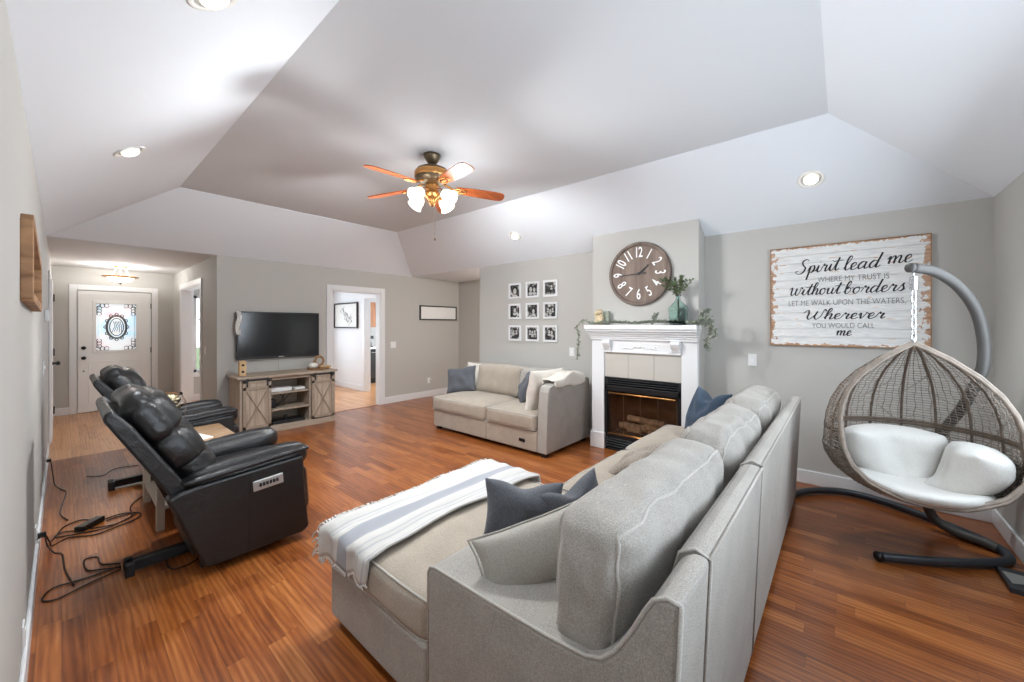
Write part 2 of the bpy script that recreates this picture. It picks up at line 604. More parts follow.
# pastel glass; its own emission stands in for daylight from outside
gm = bpy.data.materials.new('pastel_door_glass'); gm.use_nodes = True
nt = gm.node_tree; b = nt.nodes['Principled BSDF']
n = nt.nodes.new('ShaderNodeTexNoise'); n.inputs['Scale'].default_value = 2.2
tcn = nt.nodes.new('ShaderNodeTexCoord'); nt.links.new(tcn.outputs['Object'], n.inputs['Vector'])
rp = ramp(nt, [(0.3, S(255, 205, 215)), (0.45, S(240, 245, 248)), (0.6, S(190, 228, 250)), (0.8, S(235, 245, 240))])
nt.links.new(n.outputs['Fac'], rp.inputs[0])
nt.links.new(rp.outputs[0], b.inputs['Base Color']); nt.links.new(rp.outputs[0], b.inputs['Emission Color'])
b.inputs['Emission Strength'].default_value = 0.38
b.inputs['Roughness'].default_value = 0.2
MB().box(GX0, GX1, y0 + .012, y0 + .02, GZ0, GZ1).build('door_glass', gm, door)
M['lead'] = mat('leading', S(120, 118, 116), 0.4, metal=0.5)
cx, cz, yy = (GX0 + GX1) / 2, (GZ0 + GZ1) / 2, y0 + .008
ld = MB()
for (ra, rb, rr) in ((.115, .19, .010), (.085, .15, .007), (.13, .21, .006)):
    ld.tube([(cx + ra * math.cos(q * PI / 16), yy, cz + rb * math.sin(q * PI / 16)) for q in range(32)], rr, 5, closed=True)
for k in range(12):
    q = k * PI / 6
    px, pz = cx + .135 * math.cos(q), cz + .22 * math.sin(q)
    ld.tube([(px + .02 * math.cos(t_ * PI / 4), yy, pz + .024 * math.sin(t_ * PI / 4)) for t_ in range(8)], .007, 4, closed=True)
for sx_ in (-1, 1):
    for sz_ in (-1, 1):
        ex, ez = cx + sx_ * .22, cz + sz_ * .38
        for k in range(3):
            pts = [(ex - sx_ * (.0 + .05 * k + .03 * math.cos(t_ * .8)), yy, ez - sz_ * (.01 + .035 * math.sin(t_ * .8))) for t_ in range(8)]
            ld.tube(pts, .007, 4)
            pts = [(ex - sx_ * (.01 + .03 * math.sin(t_ * .8)), yy, ez - sz_ * (.05 + .05 * k + .03 * math.cos(t_ * .8))) for t_ in range(8)]
            ld.tube(pts, .007, 4)
ld.tube([(GX0 + .03, yy, GZ0 + .03), (GX1 - .03, yy, GZ0 + .03), (GX1 - .03, yy, GZ1 - .03), (GX0 + .03, yy, GZ1 - .03)], .003, 4, closed=True)
for q in range(5):
    ld.tube([(cx - .06 + .03 * q, yy, cz - .1 + .02 * math.sin(q)), (cx - .02 + .02 * q, yy, cz + .02), (cx - .04 + .02 * q, yy, cz + .1)], .006, 4)
ld.build('leaded_ornament', M['lead'], door)
for zz in (1.09, .92):
    MB().lathe([(.028, 0), (.03, .01), (.014, .014), (.013, .03), (.026, .04), (.026, .06), (.01, .065)], (FDX0 + .075, y0, zz), 14, (0, -1, 0)).build('door_knob', M['black'], door, smooth=True)
MB().lathe([(.011, 0), (.011, .01)], (FDX0 + .075, y0, .70), 10, (0, -1, 0)).build('door_latch', M['black'], door)
for zz in (1.82, 1.02, .3):
    MB().box(FDX1 - .012, FDX1 + .012, y0 - .014, y0 + .002, zz - .05, zz + .05).build('hinge', M['iron'], door)

# closet door along the left wall of the entry, seen nearly edge on
d2 = struct('door_2', MB().box(XL, XL + .03, 7.5, 8.3, .01, 2.05), M['white'], bevel=.004)
casing('trim_10', 'y', 7.49, 8.31, XL, 2.06, side=1)
for zz in (1.85, 1.1, .3):
    MB().box(XL + .03, XL + .045, 8.26, 8.30, zz - .05, zz + .05).build('hinge', M['black'], d2)
MB().lathe([(.026, 0), (.014, .01), (.014, .03), (.028, .045), (.02, .065)], (XL + .03, 7.58, .99), 12, (1, 0, 0)).build('door_knob', M['black'], d2, smooth=True)

# window blind in the dining window and the view outside
M['blind'] = mat('blind_fabric', S(205, 206, 205), 0.8)
M['lawn'] = mat('lawn', S(98, 118, 78), 0.9, var=.3, vscale=3)
bl = MB()
for k in range(18):
    bl.box(WX0 + .06, WX1 - .06, YD - .055, YD - .03, WZ1 - .05 - k * .022, WZ1 - .044 - k * .022)
bl.box(WX0 + .05, WX1 - .05, YD - .06, YD - .02, WZ1 - .045, WZ1)
bl.box(WX0 + .06, WX1 - .06, YD - .06, YD - .03, WZ1 - .48, WZ1 - .45)
bl.build('window_blind', M['blind'], None, label='white horizontal slat blind half lowered in the dining room window', cat='blind')
struct('trim_11', MB().box(WX0 - .08, WX1 + .08, YD - .03, YD - .01, WZ0 - .09, WZ0), M['trim'])
struct('ground_outside', MB().box(-8, 14, YD + .4, 40, -.4, -.35), M['lawn'], keep=True)

# ================================================================ SOFT FURNITURE HELPERS
def rbox_map(half, r, crown=(0, 0, 0), noise_amp=0.0, freq=5.0, seed=0, pinch=0.0):
    hx, hy, hz = half

    def f(x, y, z):
        P = Vector((x * hx, y * hy, z * hz))
        q = Vector((max(-hx + r, min(hx - r, P.x)), max(-hy + r, min(hy - r, P.y)), max(-hz + r, min(hz - r, P.z))))
        d = P - q
        if d.length > 1e-7:
            d = d.normalized() * r
        P = q + d
        # fullness: faces bulge outwards in their middle
        cx_, cy_, cz_ = crown
        P.x += x ** 3 * cx_ * (1 - y ** 4) * (1 - z ** 4) if abs(x) > .5 else 0
        P.y += y ** 3 * cy_ * (1 - x ** 4) * (1 - z ** 4) if abs(y) > .5 else 0
        P.z += z ** 3 * cz_ * (1 - x ** 4) * (1 - y ** 4) if abs(z) > .5 else 0
        if noise_amp:
            n = noise.noise_vector(P * freq + Vector((seed * 7.1, seed * 3.3, seed)))
            n2 = noise.noise_vector(P * freq * 3.1 + Vector((seed * 2.1, 0, seed)))
            P = P + n * noise_amp + n2 * noise_amp * .28
        return P
    return f


def cube_surface(mb, f, mtx, n=(12, 12, 6)):
    nx, ny, nz = n
    bm = mb.bm
    start = len(bm.verts)
    new = []

    def face(g, a, b):
        grid = [[bm.verts.new(mtx @ g(-1 + 2 * i / a, -1 + 2 * j / b)) for j in range(b + 1)] for i in range(a + 1)]
        for i in range(a):
            for j in range(b):
                bm.faces.new((grid[i][j], grid[i + 1][j], grid[i + 1][j + 1], grid[i][j + 1]))
        new.extend(v for rr in grid for v in rr)
    for s_ in (-1, 1):
        face(lambda u, v: f(u, v, s_), nx, ny)
        face(lambda u, v: f(u, s_, v), nx, nz)
        face(lambda u, v: f(s_, u, v), ny, nz)
    bmesh.ops.remove_doubles(bm, verts=new, dist=1e-5)


def cushion(name, c, size, rot, m, parent=None, r=.05, crown=(.01, .01, .04), amp=.012, freq=5, seed=0, pipe=.006, pipe_m=None, pipe_axis='z', n=(16, 14, 8), **k):
    """a filled box cushion with piping along the two big faces"""
    mtx = Matrix.Translation(c) @ rot.to_4x4()
    f = rbox_map([q / 2 for q in size], r, crown, amp, freq, seed)
    mb = MB()
    cube_surface(mb, f, mtx, n)
    o = mb.build(name, m, parent, smooth=True, sub=1, **k)
    if pipe:
        pm_ = MB()
        N = 14
        ring = [(-1 + 2 * i / N, -1) for i in range(N)] + [(1, -1 + 2 * i / N) for i in range(N)] + [(1 - 2 * i / N, 1) for i in range(N)] + [(-1, 1 - 2 * i / N) for i in range(N)]
        for s_ in (-1, 1):
            if pipe_axis == 'z':
                pts = [mtx @ f(a, b, s_) for a, b in ring]
            elif pipe_axis == 'y':
                pts = [mtx @ f(a, s_, b) for a, b in ring]
            else:
                pts = [mtx @ f(s_, a, b) for a, b in ring]
            pm_.tube(pts, pipe, 6, closed=True)
        pm_.build('piping', pipe_m or m, o, smooth=True)
    return o


def frame(u, v):
    """rotation whose local x is along u and local z as close to v as possible"""
    u = Vector(u).normalized()
    v = Vector(v)
    v = (v - u * u.dot(v)).normalized()
    w_ = v.cross(u)
    return Matrix((u, w_, v)).transposed()


def pillow(name, c, w_, h_, t_, u, v, m, amp=.02, seed=0, chop=0.0, pipe=0, pipe_m=None, n=18, point=.1, **k):
    """throw pillow: local x = u (width), local z = v (height), thickness across; full in the middle with pointed corners"""
    rot = frame(u, v)
    mtx = Matrix.Translation(c) @ rot.to_4x4()

    def P(a, b, s_):
        x = a * w_ / 2 * (1 - point * (1 - b * b))
        z = b * h_ / 2 * (1 - point * (1 - a * a))
        th = max(0.0, (1 - a * a) * (1 - b * b)) ** .42 * t_ / 2
        z -= chop * math.exp(-(a / .35) ** 2) * max(0, b) ** 2
        q = Vector((x, s_ * th, z))
        nz = noise.noise_vector(Vector((x, s_ * .3, z)) * 9 + Vector((seed * 5.7, seed, 0)))
        edge = (1 - a * a) * (1 - b * b)
        q += Vector((nz.x * .3, nz.y * (.3 + edge), nz.z * .3)) * amp
        return mtx @ q
    mb = MB()
    bm = mb.bm
    vs = []
    for s_ in (-1, 1):
        g = [[bm.verts.new(P(-1 + 2 * i / n, -1 + 2 * j / n, s_)) for j in range(n + 1)] for i in range(n + 1)]
        vs += [q for rr in g for q in rr]
        for i in range(n):
            for j in range(n):
                bm.faces.new((g[i][j], g[i + 1][j], g[i + 1][j + 1], g[i][j + 1]))
    # sew the two sides along the rim
    ring = [(i, 0) for i in range(n)] + [(n, j) for j in range(n)] + [(n - i, n) for i in range(n)] + [(0, n - j) for j in range(n)]
    pts = []
    for (i, j) in ring:
        a = vs[i * (n + 1) + j]; b = vs[(n + 1) ** 2 + i * (n + 1) + j]
        mid = (a.co + b.co) / 2
        a.co = mid; b.co = mid
        pts.append(mid.copy())
    bmesh.ops.remove_doubles(bm, verts=vs, dist=1e-5)
    o = mb.build(name, m, None, smooth=True, sub=1, **k)
    if pipe:
        MB().tube(pts, pipe, 6, closed=True).build('piping', pipe_m or m, o, smooth=True)
    return o


def fabric(name, c, scale=260, bump=.35, var=.10, rough=.9):
    m = bpy.data.materials.new(name)
    m.use_nodes = True
    nt = m.node_tree
    L = nt.links.new
    b = nt.nodes['Principled BSDF']
    b.inputs['Roughness'].default_value = rough
    b.inputs['Specular IOR Level'].default_value = .25
    b.inputs['Sheen Weight'].default_value = .15
    tc = nt.nodes.new('ShaderNodeTexCoord')
    n1 = nt.nodes.new('ShaderNodeTexNoise'); n1.inputs['Scale'].default_value = scale; n1.inputs['Detail'].default_value = 2
    n2 = nt.nodes.new('ShaderNodeTexNoise'); n2.inputs['Scale'].default_value = 7; n2.inputs['Detail'].default_value = 4
    L(tc.outputs['Object'], n1.inputs['Vector']); L(tc.outputs['Object'], n2.inputs['Vector'])
    s_ = math_node(nt, 'ADD', math_node(nt, 'MULTIPLY', n1.outputs['Fac'], None, vb=.75), math_node(nt, 'MULTIPLY', n2.outputs['Fac'], None, vb=.25))
    rp = ramp(nt, [(.35, tuple(x * (1 - var * 2) for x in c[:3]) + (1,)), (.65, tuple(min(1, x * (1 + var)) for x in c[:3]) + (1,))])
    L(s_, rp.inputs[0])
    L(rp.outputs[0], b.inputs['Base Color'])
    bp = nt.nodes.new('ShaderNodeBump'); bp.inputs['Strength'].default_value = bump; bp.inputs['Distance'].default_value = .004
    L(n1.outputs['Fac'], bp.inputs['Height']); L(bp.outputs[0], b.inputs['Normal'])
    return m


M['sofa'] = fabric('grey_chenille', S(164, 159, 152), var=.14)
M['seat'] = fabric('taupe_chenille', S(170, 159, 145), var=.13)
M['pipe'] = fabric('piping_fabric', S(180, 175, 168))
M['slate'] = fabric('slate_velvet', S(90, 92, 98), 180, .2, .15)
M['navy'] = fabric('navy_velvet', S(58, 74, 92), 180, .2, .15)
M['cream'] = fabric('cream_plush', S(214, 208, 198), 90, .5, .08)
M['greige_pillow'] = fabric('greige_linen', S(166, 161, 153), 200, .3, .08)
M['knit'] = fabric('taupe_knit', S(160, 149, 137), 110, 1.0, .22)
M['foot'] = mat('dark_foot', S(32, 28, 25), .6)
I3 = Matrix.Identity(3)

# ================================================================ SECTIONAL SOFA
SX0, SX1 = 0.865, 4.0
sofa = empty('sectional_sofa', (2.4, .8, 0), 'long grey fabric sectional sofa with chaise in front, its back to the camera side', 'sofa')


def tilt_panel(mb, x0, x1, prof):
    return mb.prism(prof, 'x', x0, x1)


# arm with a swooping side profile (y, z)
arm_prof = [(.30, .045), (1.145, .045), (1.148, .575), (1.135, .600), (1.11, .607), (.86, .612), (.62, .620), (.50, .632), (.455, .65), (.42, .685), (.375, .76), (.345, .82), (.325, .855), (.295, .872), (.262, .868)]
mb = MB(); tilt_panel(mb, SX0, 1.10, arm_prof)
mb.build('arm', M['sofa'], sofa, bevel=.014, seg=3)
arm = col.objects[-1]
for xx in (SX0 + .006, ):
    MB().tube([(xx - .001, y, z - .001) for y, z in arm_prof[1:]], .0055, 6).build('piping', M['pipe'], arm, smooth=True)
MB().tube([(SX0, .30, .05), (SX0 + .0, .262, .868)], .005, 6).build('piping', M['pipe'], arm, smooth=True)
# base of the seats and of the chaise
mb = MB().box(1.10, SX1, .40, 1.31, .045, .30)
mb.build('base', M['sofa'], sofa, bevel=.012, seg=3)
mb = MB().box(SX0, 2.0, 1.15, 1.925, .045, .300)
mb.build('chaise_base', M['sofa'], sofa, bevel=.02, seg=3)
# back panels: two outside modules after the arm
for (x0, x1, z1) in ((1.102, 1.95, .872), (1.955, SX1, .88)):
    prof = [(.30, .045), (.50, .045), (.48, .30), (.40, .62), (.345, .85), (.325, z1 - .006), (.30, z1), (.27, z1 - .004), (.262, z1 - .02)]
    o = MB(); tilt_panel(o, x0, x1, prof)
    bp_ = o.build('back_panel', M['sofa'], sofa, bevel=.008, seg=2)
    MB().tube([(x0, .262, z1 - .01), (x1, .262, z1 - .01)], .005, 6).build('piping', M['pipe'], bp_, smooth=True)
    MB().tube([(x0, .30, .05), (x0, .261, z1 - .01), (x0 + .002, .30, z1 + .004), (x0 + .002, .34, z1 - .02), (x0 + .002, .40, .62)], .005, 6).build('piping', M['pipe'], bp_, smooth=True)
for (x, y) in ((.93, .36), (.93, 1.86), (1.93, 1.86), (2.0, .4), (3.93, .38), (3.93, 1.25)):
    MB().box(x - .03, x + .03, y - .03, y + .03, 0, .05).build('foot', M['foot'], sofa)
# seat cushions
cushion('chaise_cushion', (1.4375, 1.575, .372), (1.145, .85, .165), I3, M['seat'], sofa, r=.03, crown=(.008, .012, .018), amp=.01, freq=4, seed=2, n=(22, 18, 6), pipe=.0055, pipe_m=M['pipe'])
cushion('seat_cushion', (1.56, .80, .385), (.86, .72, .17), I3, M['seat'], sofa, r=.03, crown=(.004, .004, .02), amp=.006, seed=3, pipe=0)
cushion('seat_cushion', (2.50, .93, .388), (.985, .86, .18), I3, M['seat'], sofa, r=.035, crown=(.006, .012, .045), amp=.010, freq=4, seed=4, pipe=.005, pipe_m=M['pipe'])
cushion('seat_cushion', (3.495, .93, .388), (.985, .86, .18), I3, M['seat'], sofa, r=.035, crown=(.006, .012, .045), amp=.010, freq=4, seed=5, pipe=.005, pipe_m=M['pipe'])
# back cushions; thickness is local y
def lean(yaw, tilt, roll=0):
    return (Matrix.Rotation(R(yaw), 3, 'Z') @ Matrix.Rotation(R(tilt), 3, 'X') @ Matrix.Rotation(R(roll), 3, 'Y'))
cushion('back_cushion', (1.385, .515, .755), (.94, .20, .40), lean(-1.5, 3, -1), M['sofa'], sofa, r=.042, crown=(.02, .04, .02), amp=.019, freq=7, seed=6, pipe=.0065, pipe_m=M['pipe'], pipe_axis='y', n=(34, 12, 20))
cushion('back_cushion', (2.40, .53, .725), (.93, .21, .46), lean(1, 8, 1), M['sofa'], sofa, r=.055, crown=(.015, .045, .02), amp=.022, freq=7, seed=7, pipe=.0065, pipe_m=M['pipe'], pipe_axis='y', n=(34, 12, 20))
cushion('back_cushion', (3.40, .53, .735), (.93, .21, .46), lean(0, 9, 1), M['sofa'], sofa, r=.055, crown=(.015, .045, .02), amp=.022, freq=7, seed=8, pipe=.0065, pipe_m=M['pipe'], pipe_axis='y', n=(34, 12, 20))

# throw pillows on the sectional
pillow('throw_pillow', (1.12, .81, .672), .50, .23, .17, (.35, -.28, .12), (.25, .20, .75), M['greige_pillow'], seed=1, amp=.012, pipe=.004, pipe_m=M['pipe'], point=.08,
       label='pale greige piped pillow lying on the low sofa arm against the nearest back cushion', cat='pillow')
pillow('throw_pillow', (1.40, 1.13, .595), .40, .31, .17, (.60, -.50, -.10), (.16, .16, .8), M['slate'], seed=2, amp=.03, chop=.03,
       label='slate blue-grey velvet pillow propped on the chaise between throw and sofa arm', cat='pillow')
pillow('throw_pillow', (1.60, .98, .57), .42, .32, .17, (.85, -.25, .10), (-.05, .25, .8), M['slate'], seed=5, amp=.05, chop=.05,
       label='crumpled slate velvet pillow tucked behind the front blue-grey one against the back cushion', cat='pillow')
pillow('throw_pillow', (2.50, 1.02, .575), .50, .36, .13, (1, -.12, .03), (0, -.55, .35), M['knit'], seed=3, amp=.02,
       label='taupe knitted pillow slumped on the middle seat of the sectional', cat='pillow')
pillow('throw_pillow', (3.50, .86, .725), .46, .46, .19, (.55, .60, 0), (.25, -.22, 1), M['navy'], seed=4, amp=.035, chop=.10, point=.12,
       label='navy blue velvet pillow with a chopped top on the far end of the sectional', cat='pillow')

# striped throw over the chaise
tm = bpy.data.materials.new('striped_throw'); tm.use_nodes = True
nt = tm.node_tree; b = nt.nodes['Principled BSDF']; L = nt.links.new
b.inputs['Roughness'].default_value = .95
at = nt.nodes.new('ShaderNodeAttribute'); at.attribute_name = 'across'
rp = nt.nodes.new('ShaderNodeValToRGB')
rp.color_ramp.interpolation = 'CONSTANT'
W_, G_, D_ = S(196, 194, 190), S(176, 177, 180), S(140, 144, 152)
st = [(0, W_), (.05, G_), (.075, W_), (.17, G_), (.19, W_), (.23, G_), (.245, W_), (.40, S(158, 160, 166)), (.56, W_), (.70, G_), (.715, W_), (.75, G_), (.765, W_), (.88, S(190, 190, 190)), (.90, W_)]
e = rp.color_ramp.elements
while len(e) < len(st): e.new(.5)
for q, (p_, c_) in enumerate(st): e[q].position = p_; e[q].color = c_
L(at.outputs['Fac'], rp.inputs[0])
L(rp.outputs[0], b.inputs['Base Color'])
tc = nt.nodes.new('ShaderNodeTexCoord'); n1 = nt.nodes.new('ShaderNodeTexNoise'); n1.inputs['Scale'].default_value = 240
L(tc.outputs['Object'], n1.inputs['Vector'])
bp = nt.nodes.new('ShaderNodeBump'); bp.inputs['Strength'].default_value = .5; bp.inputs['Distance'].default_value = .004
L(n1.outputs['Fac'], bp.inputs['Height']); L(bp.outputs[0], b.inputs['Normal'])


def throw_pt(s_, t_):
    """s_: 0 = right end .. 1 = left hem ; t_: 0 = near edge .. 1 = front edge"""
    Ltop = 2.03 - SX0
    hang_r, hang_l = .06, .115
    d = s_ * (hang_r + Ltop + hang_l)
    yn = 1.50 + .03 * math.sin(s_ * 5.0) + .07 * s_ + .012 * math.sin(s_ * 13)
    yf = 1.985 + .012 * math.sin(s_ * 9)
    y = yn + (yf - yn) * t_
    ripple = .010 * math.sin(t_ * 22 + 2.5 * s_) * (.4 + .6 * s_) + .008 * noise.noise(Vector((d * 5, t_ * 6, 2)))
    ztop = .490 + ripple
    if t_ > .93:
        ztop -= (t_ - .93) ** 1.3 * .25
    if d < hang_r:
        x = 2.045; z = ztop - (hang_r - d)
    elif d < hang_r + Ltop:
        x = 2.045 - (d - hang_r) * 1.008; z = ztop
        q = (d - hang_r) / Ltop
        if q > .93: z -= (q - .93) ** 1.5 * .9
        if q < .05: z -= (.05 - q) * .15
    else:
        q = d - hang_r - Ltop
        x = SX0 - .014 - .008 * math.sin(t_ * 15) * min(1, q / .05) - .004; z = ztop - .02 - q * (.90 + .25 * t_)
    return Vector((x, y, z))


mb = MB()
NU, NV = 70, 34
mb.grid(lambda a, b: throw_pt(a, b), NU, NV)
throw = mb.build('throw_blanket', tm, None, smooth=True, solid=.010, keep=True, label='white fringed throw blanket with grey stripes draped over the chaise end', cat='blanket')
atr = throw.data.attributes.new('across', 'FLOAT', 'POINT')
for i, v in enumerate(throw.data.vertices):
    atr.data[i].value = (i % (NV + 1)) / NV
M['fringe'] = mat('fringe_yarn', S(200, 198, 194), .95)
random.seed(3)
fr = MB()
for k in range(150):
    s_ = (k + random.random()) / 150
    p = throw_pt(s_, 1.0)
    dx = random.uniform(-.02, .02)
    ln = random.uniform(.03, .055)
    fr.tube([p, p + Vector((dx * .5, .018, .004 + random.uniform(-.004, .006))), p + Vector((dx, .034, -ln * .12)), p + Vector((dx * 1.3, .050, -ln * .7))], [.0045, .0045, .004, .003], 4)
for k in range(60):
    t_ = (k + random.random()) / 60
    p = throw_pt(1.0, t_)
    fl_ = .3 + .7 * t_
    fr.tube([p, p + Vector((-.006, random.uniform(-.01, .01), -.012 * fl_)), p + Vector((-.004, random.uniform(-.02, .02), -fl_ * random.uniform(.025, .045)))], [.0035, .0035, .002], 4)
fr.build('fringe', M['fringe'], throw, kind='stuff')

# ================================================================ LOVESEAT
love = empty('loveseat', (3.95, 3.45, 0), 'small light grey two-seat sofa against the wall left of the fireplace', 'sofa')
LX0, LX1, LY0, LY1 = 3.46, 4.40, 2.47, 4.46
mb = MB().box(LX0, LX1 - .05, 3.40, LY1 - .02, .045, .275); mb.build('base', M['seat'], love, bevel=.012)
MB().box(LX0, LX1 - .05, 2.47 + .13, 3.395, .045, .275).build('base', M['seat'], love, bevel=.012)
sideprof = [(LX0, .045), (LX1, .045), (LX1, .80), (LX1 - .06, .815), (3.80, .815), (3.62, .805), (3.53, .78), (3.50, .72), (3.475, .45)]
MB().prism(sideprof, 'y', LY0, LY0 + .13).build('arm', M['sofa'], love, bevel=.012, seg=3)
MB().prism([(LX1 - .12, .045), (LX1, .045), (LX1, .86), (LX1 - .02, .875), (LX1 - .07, .875), (LX1 - .10, .85)], 'y', LY0 + .132, 3.39).build('back_panel', M['sofa'], love, bevel=.01)
MB().prism([(LX1 - .12, .045), (LX1, .045), (LX1, .86), (LX1 - .02, .875), (LX1 - .07, .875), (LX1 - .10, .85)], 'y', 3.395, LY1 + .18).build('back_panel', M['sofa'], love, bevel=.01)
cushion('seat_cushion', (3.87, 3.93, .368), (.88, 1.07, .18), I3, M['seat'], love, r=.035, crown=(.008, .006, .035), amp=.008, freq=4, seed=11, pipe=.005, pipe_m=M['pipe'])
cushion('seat_cushion', (3.87, 3.00, .368), (.88, .78, .18), I3, M['seat'], love, r=.035, crown=(.008, .006, .035), amp=.008, freq=4, seed=12, pipe=.005, pipe_m=M['pipe'])
cushion('back_cushion', (4.20, 3.82, .665), (.20, .84, .42), Matrix.Rotation(R(12), 3, 'Y'), M['seat'], love, r=.05, crown=(.045, .01, .02), amp=.014, freq=4, seed=13, pipe=.005, pipe_m=M['pipe'], pipe_axis='x', n=(8, 18, 12))
cushion('back_cushion', (4.20, 3.02, .66), (.20, .76, .42), Matrix.Rotation(R(12), 3, 'Y'), M['sofa'], love, r=.05, crown=(.04, .01, .02), amp=.012, freq=4, seed=14, pipe=.005, pipe_m=M['pipe'], pipe_axis='x', n=(8, 18, 12))
for x, y in ((3.52, 2.53), (3.52, 4.38), (4.34, 2.53), (4.34, 4.5)):
    MB().box(x - .03, x + .03, y - .03, y + .03, 0, .05).build('foot', M['foot'], love)
MB().lathe([(.024, 0), (.024, .006), (.016, .008)], (LX0 + .004, 2.79, .145), 12, (-1, 0, 0)).obox((LX0 - .004, 2.83, .15), (.01, .05, .035)).build('recline_button', M['black'], love, bevel=.002)
pillow('throw_pillow', (3.97, 4.42, .64), .50, .44, .20, (.45, -.88, .16), (.40, .35, 1), M['slate'], seed=7, amp=.03, chop=.02,
       label='slate grey pillow at the open left end of the loveseat', cat='pillow')
pillow('throw_pillow', (4.17, 4.30, .69), .44, .44, .15, (.1, -1, 0), (.22, 0, 1), M['cream'], seed=8, amp=.015,
       label='off-white plush pillow behind the slate pillow on the loveseat', cat='pillow')
pillow('throw_pillow', (3.98, 3.16, .665), .44, .44, .17, (-.75, -.65, 0), (.35, -.25, 1), M['slate'], seed=9, amp=.045, chop=.04,
       label='crumpled dark slate pillow in the middle of the loveseat beside the cream pillow', cat='pillow')
pillow('throw_pillow', (3.80, 2.74, .68), .58, .56, .20, (-1, .15, 0), (.18, -.22, 1), M['cream'], seed=10, amp=.03, point=.05,
       label='large cream plush pillow leaning on the right arm of the loveseat', cat='pillow')
# white plush blanket bunched over the loveseat arm


def bl_pt(a, b):
    x = 3.60 + .66 * a
    d = (b - .5) * 2
    y = LY0 + .07 - d * .115
    z = .835 + .055 * math.exp(-((a - .62) / .3) ** 2) + .02 * math.sin(a * 9) * math.cos(d * 3)
    if d > .75:
        y = LY0 - .016 - .012 * math.sin(a * 7)
        z -= (d - .75) * (.28 + .42 * math.exp(-((a - .62) / .25) ** 2))
    if d < -.75:
        z -= (-.75 - d) * .25
        y = LY0 + .16
    n_ = noise.noise(Vector((a * 6, b * 5, 3)))
    return Vector((x + .01 * n_, y, z + .014 * n_ + .012))


MB().grid(bl_pt, 36, 24).build('plush_blanket', M['cream'], None, smooth=True, solid=.02, sub=1, keep=True,
                              label='white plush blanket bunched over the top of the loveseat arm', cat='blanket')

# ================================================================ RECLINERS
lm = bpy.data.materials.new('black_leather'); lm.use_nodes = True
nt = lm.node_tree; b = nt.nodes['Principled BSDF']; L = nt.links.new
b.inputs['Base Color'].default_value = S(27, 27, 28)
b.inputs['Roughness'].default_value = .33
tc = nt.nodes.new('ShaderNodeTexCoord')
v1 = nt.nodes.new('ShaderNodeTexVoronoi'); v1.inputs['Scale'].default_value = 260
n1 = nt.nodes.new('ShaderNodeTexNoise'); n1.inputs['Scale'].default_value = 9; n1.inputs['Detail'].default_value = 4; n1.inputs['Distortion'].default_value = 1.2
L(tc.outputs['Object'], v1.inputs['Vector']); L(tc.outputs['Object'], n1.inputs['Vector'])
hgt = math_node(nt, 'ADD', math_node(nt, 'MULTIPLY', v1.outputs['Distance'], None, vb=.10), math_node(nt, 'MULTIPLY', n1.outputs['Fac'], None, vb=1.0))
bp = nt.nodes.new('ShaderNodeBump'); bp.inputs['Strength'].default_value = .30; bp.inputs['Distance'].default_value = .02
L(hgt, bp.inputs['Height']); L(bp.outputs[0], b.inputs['Normal'])
M['leather'] = lm
M['silver'] = mat('brushed_silver', S(190, 190, 188), .35, metal=.6)
M['stitch'] = mat('leather_seam', S(26, 26, 27), .6)

RY = 2.82
rec = empty('recliner', (.62, RY + .39, 0), 'black leather power recliner nearest the camera with silver button panel on its side', 'recliner', 'black leather recliners')
RW = .78
side = [(.375, .505), (.545, .055), (.60, .045), (1.08, .05), (1.125, .075), (1.10, .33), (1.085, .585), (.80, .565), (.50, .545), (.43, .53)]
for (ya, yb, face) in ((RY, RY + .10, 0), (RY + RW - .10, RY + RW, 1)):
    sp_ = MB().prism(side, 'y', ya, yb).build('side_panel', M['leather'], rec, bevel=.018, seg=3)
    yo = ya if face == 0 else yb
    MB().tube([(.76, yo, .07), (.765, yo, .3), (.775, yo, .54)], .003, 5).build('seam', M['stitch'], sp_)
for yc in (RY + .065, RY + RW - .065):
    d = Vector((.66, 0, .055)).normalized()
    rot = frame(d, (0, 0, 1))
    inn = .055 if yc < RY + .4 else -.055
    cushion('arm', (.80, yc + inn * .75, .552), (.68, .14, .15), rot, M['leather'], rec, r=.06, crown=(0, .012, .02), amp=.008, freq=7, seed=20, pipe=0, n=(18, 8, 8))
    cushion('arm_cap', (.785, yc - inn * .35, .598), (.68, .115, .034), rot, M['leather'], rec, r=.016, crown=(0, 0, .004), amp=.004, freq=7, seed=26, pipe=0, n=(18, 6, 4))
# body between the sides
MB().box(.50, 1.07, RY + .10, RY + RW - .10, .10, .36).build('base', M['leather'], rec, bevel=.02)
cushion('seat_cushion', (.82, RY + RW / 2, .44), (.60, .56, .15), frame((1, 0, .06), (0, 0, 1)), M['leather'], rec, r=.05, crown=(.01, 0, .025), amp=.008, freq=6, seed=21, pipe=0)
cushion('footrest', (1.115, RY + RW / 2, .30), (.10, .57, .33), Matrix.Rotation(R(-4), 3, 'Y'), M['leather'], rec, r=.045, crown=(.02, 0, 0), amp=.006, freq=6, seed=22, pipe=0, n=(6, 14, 10))
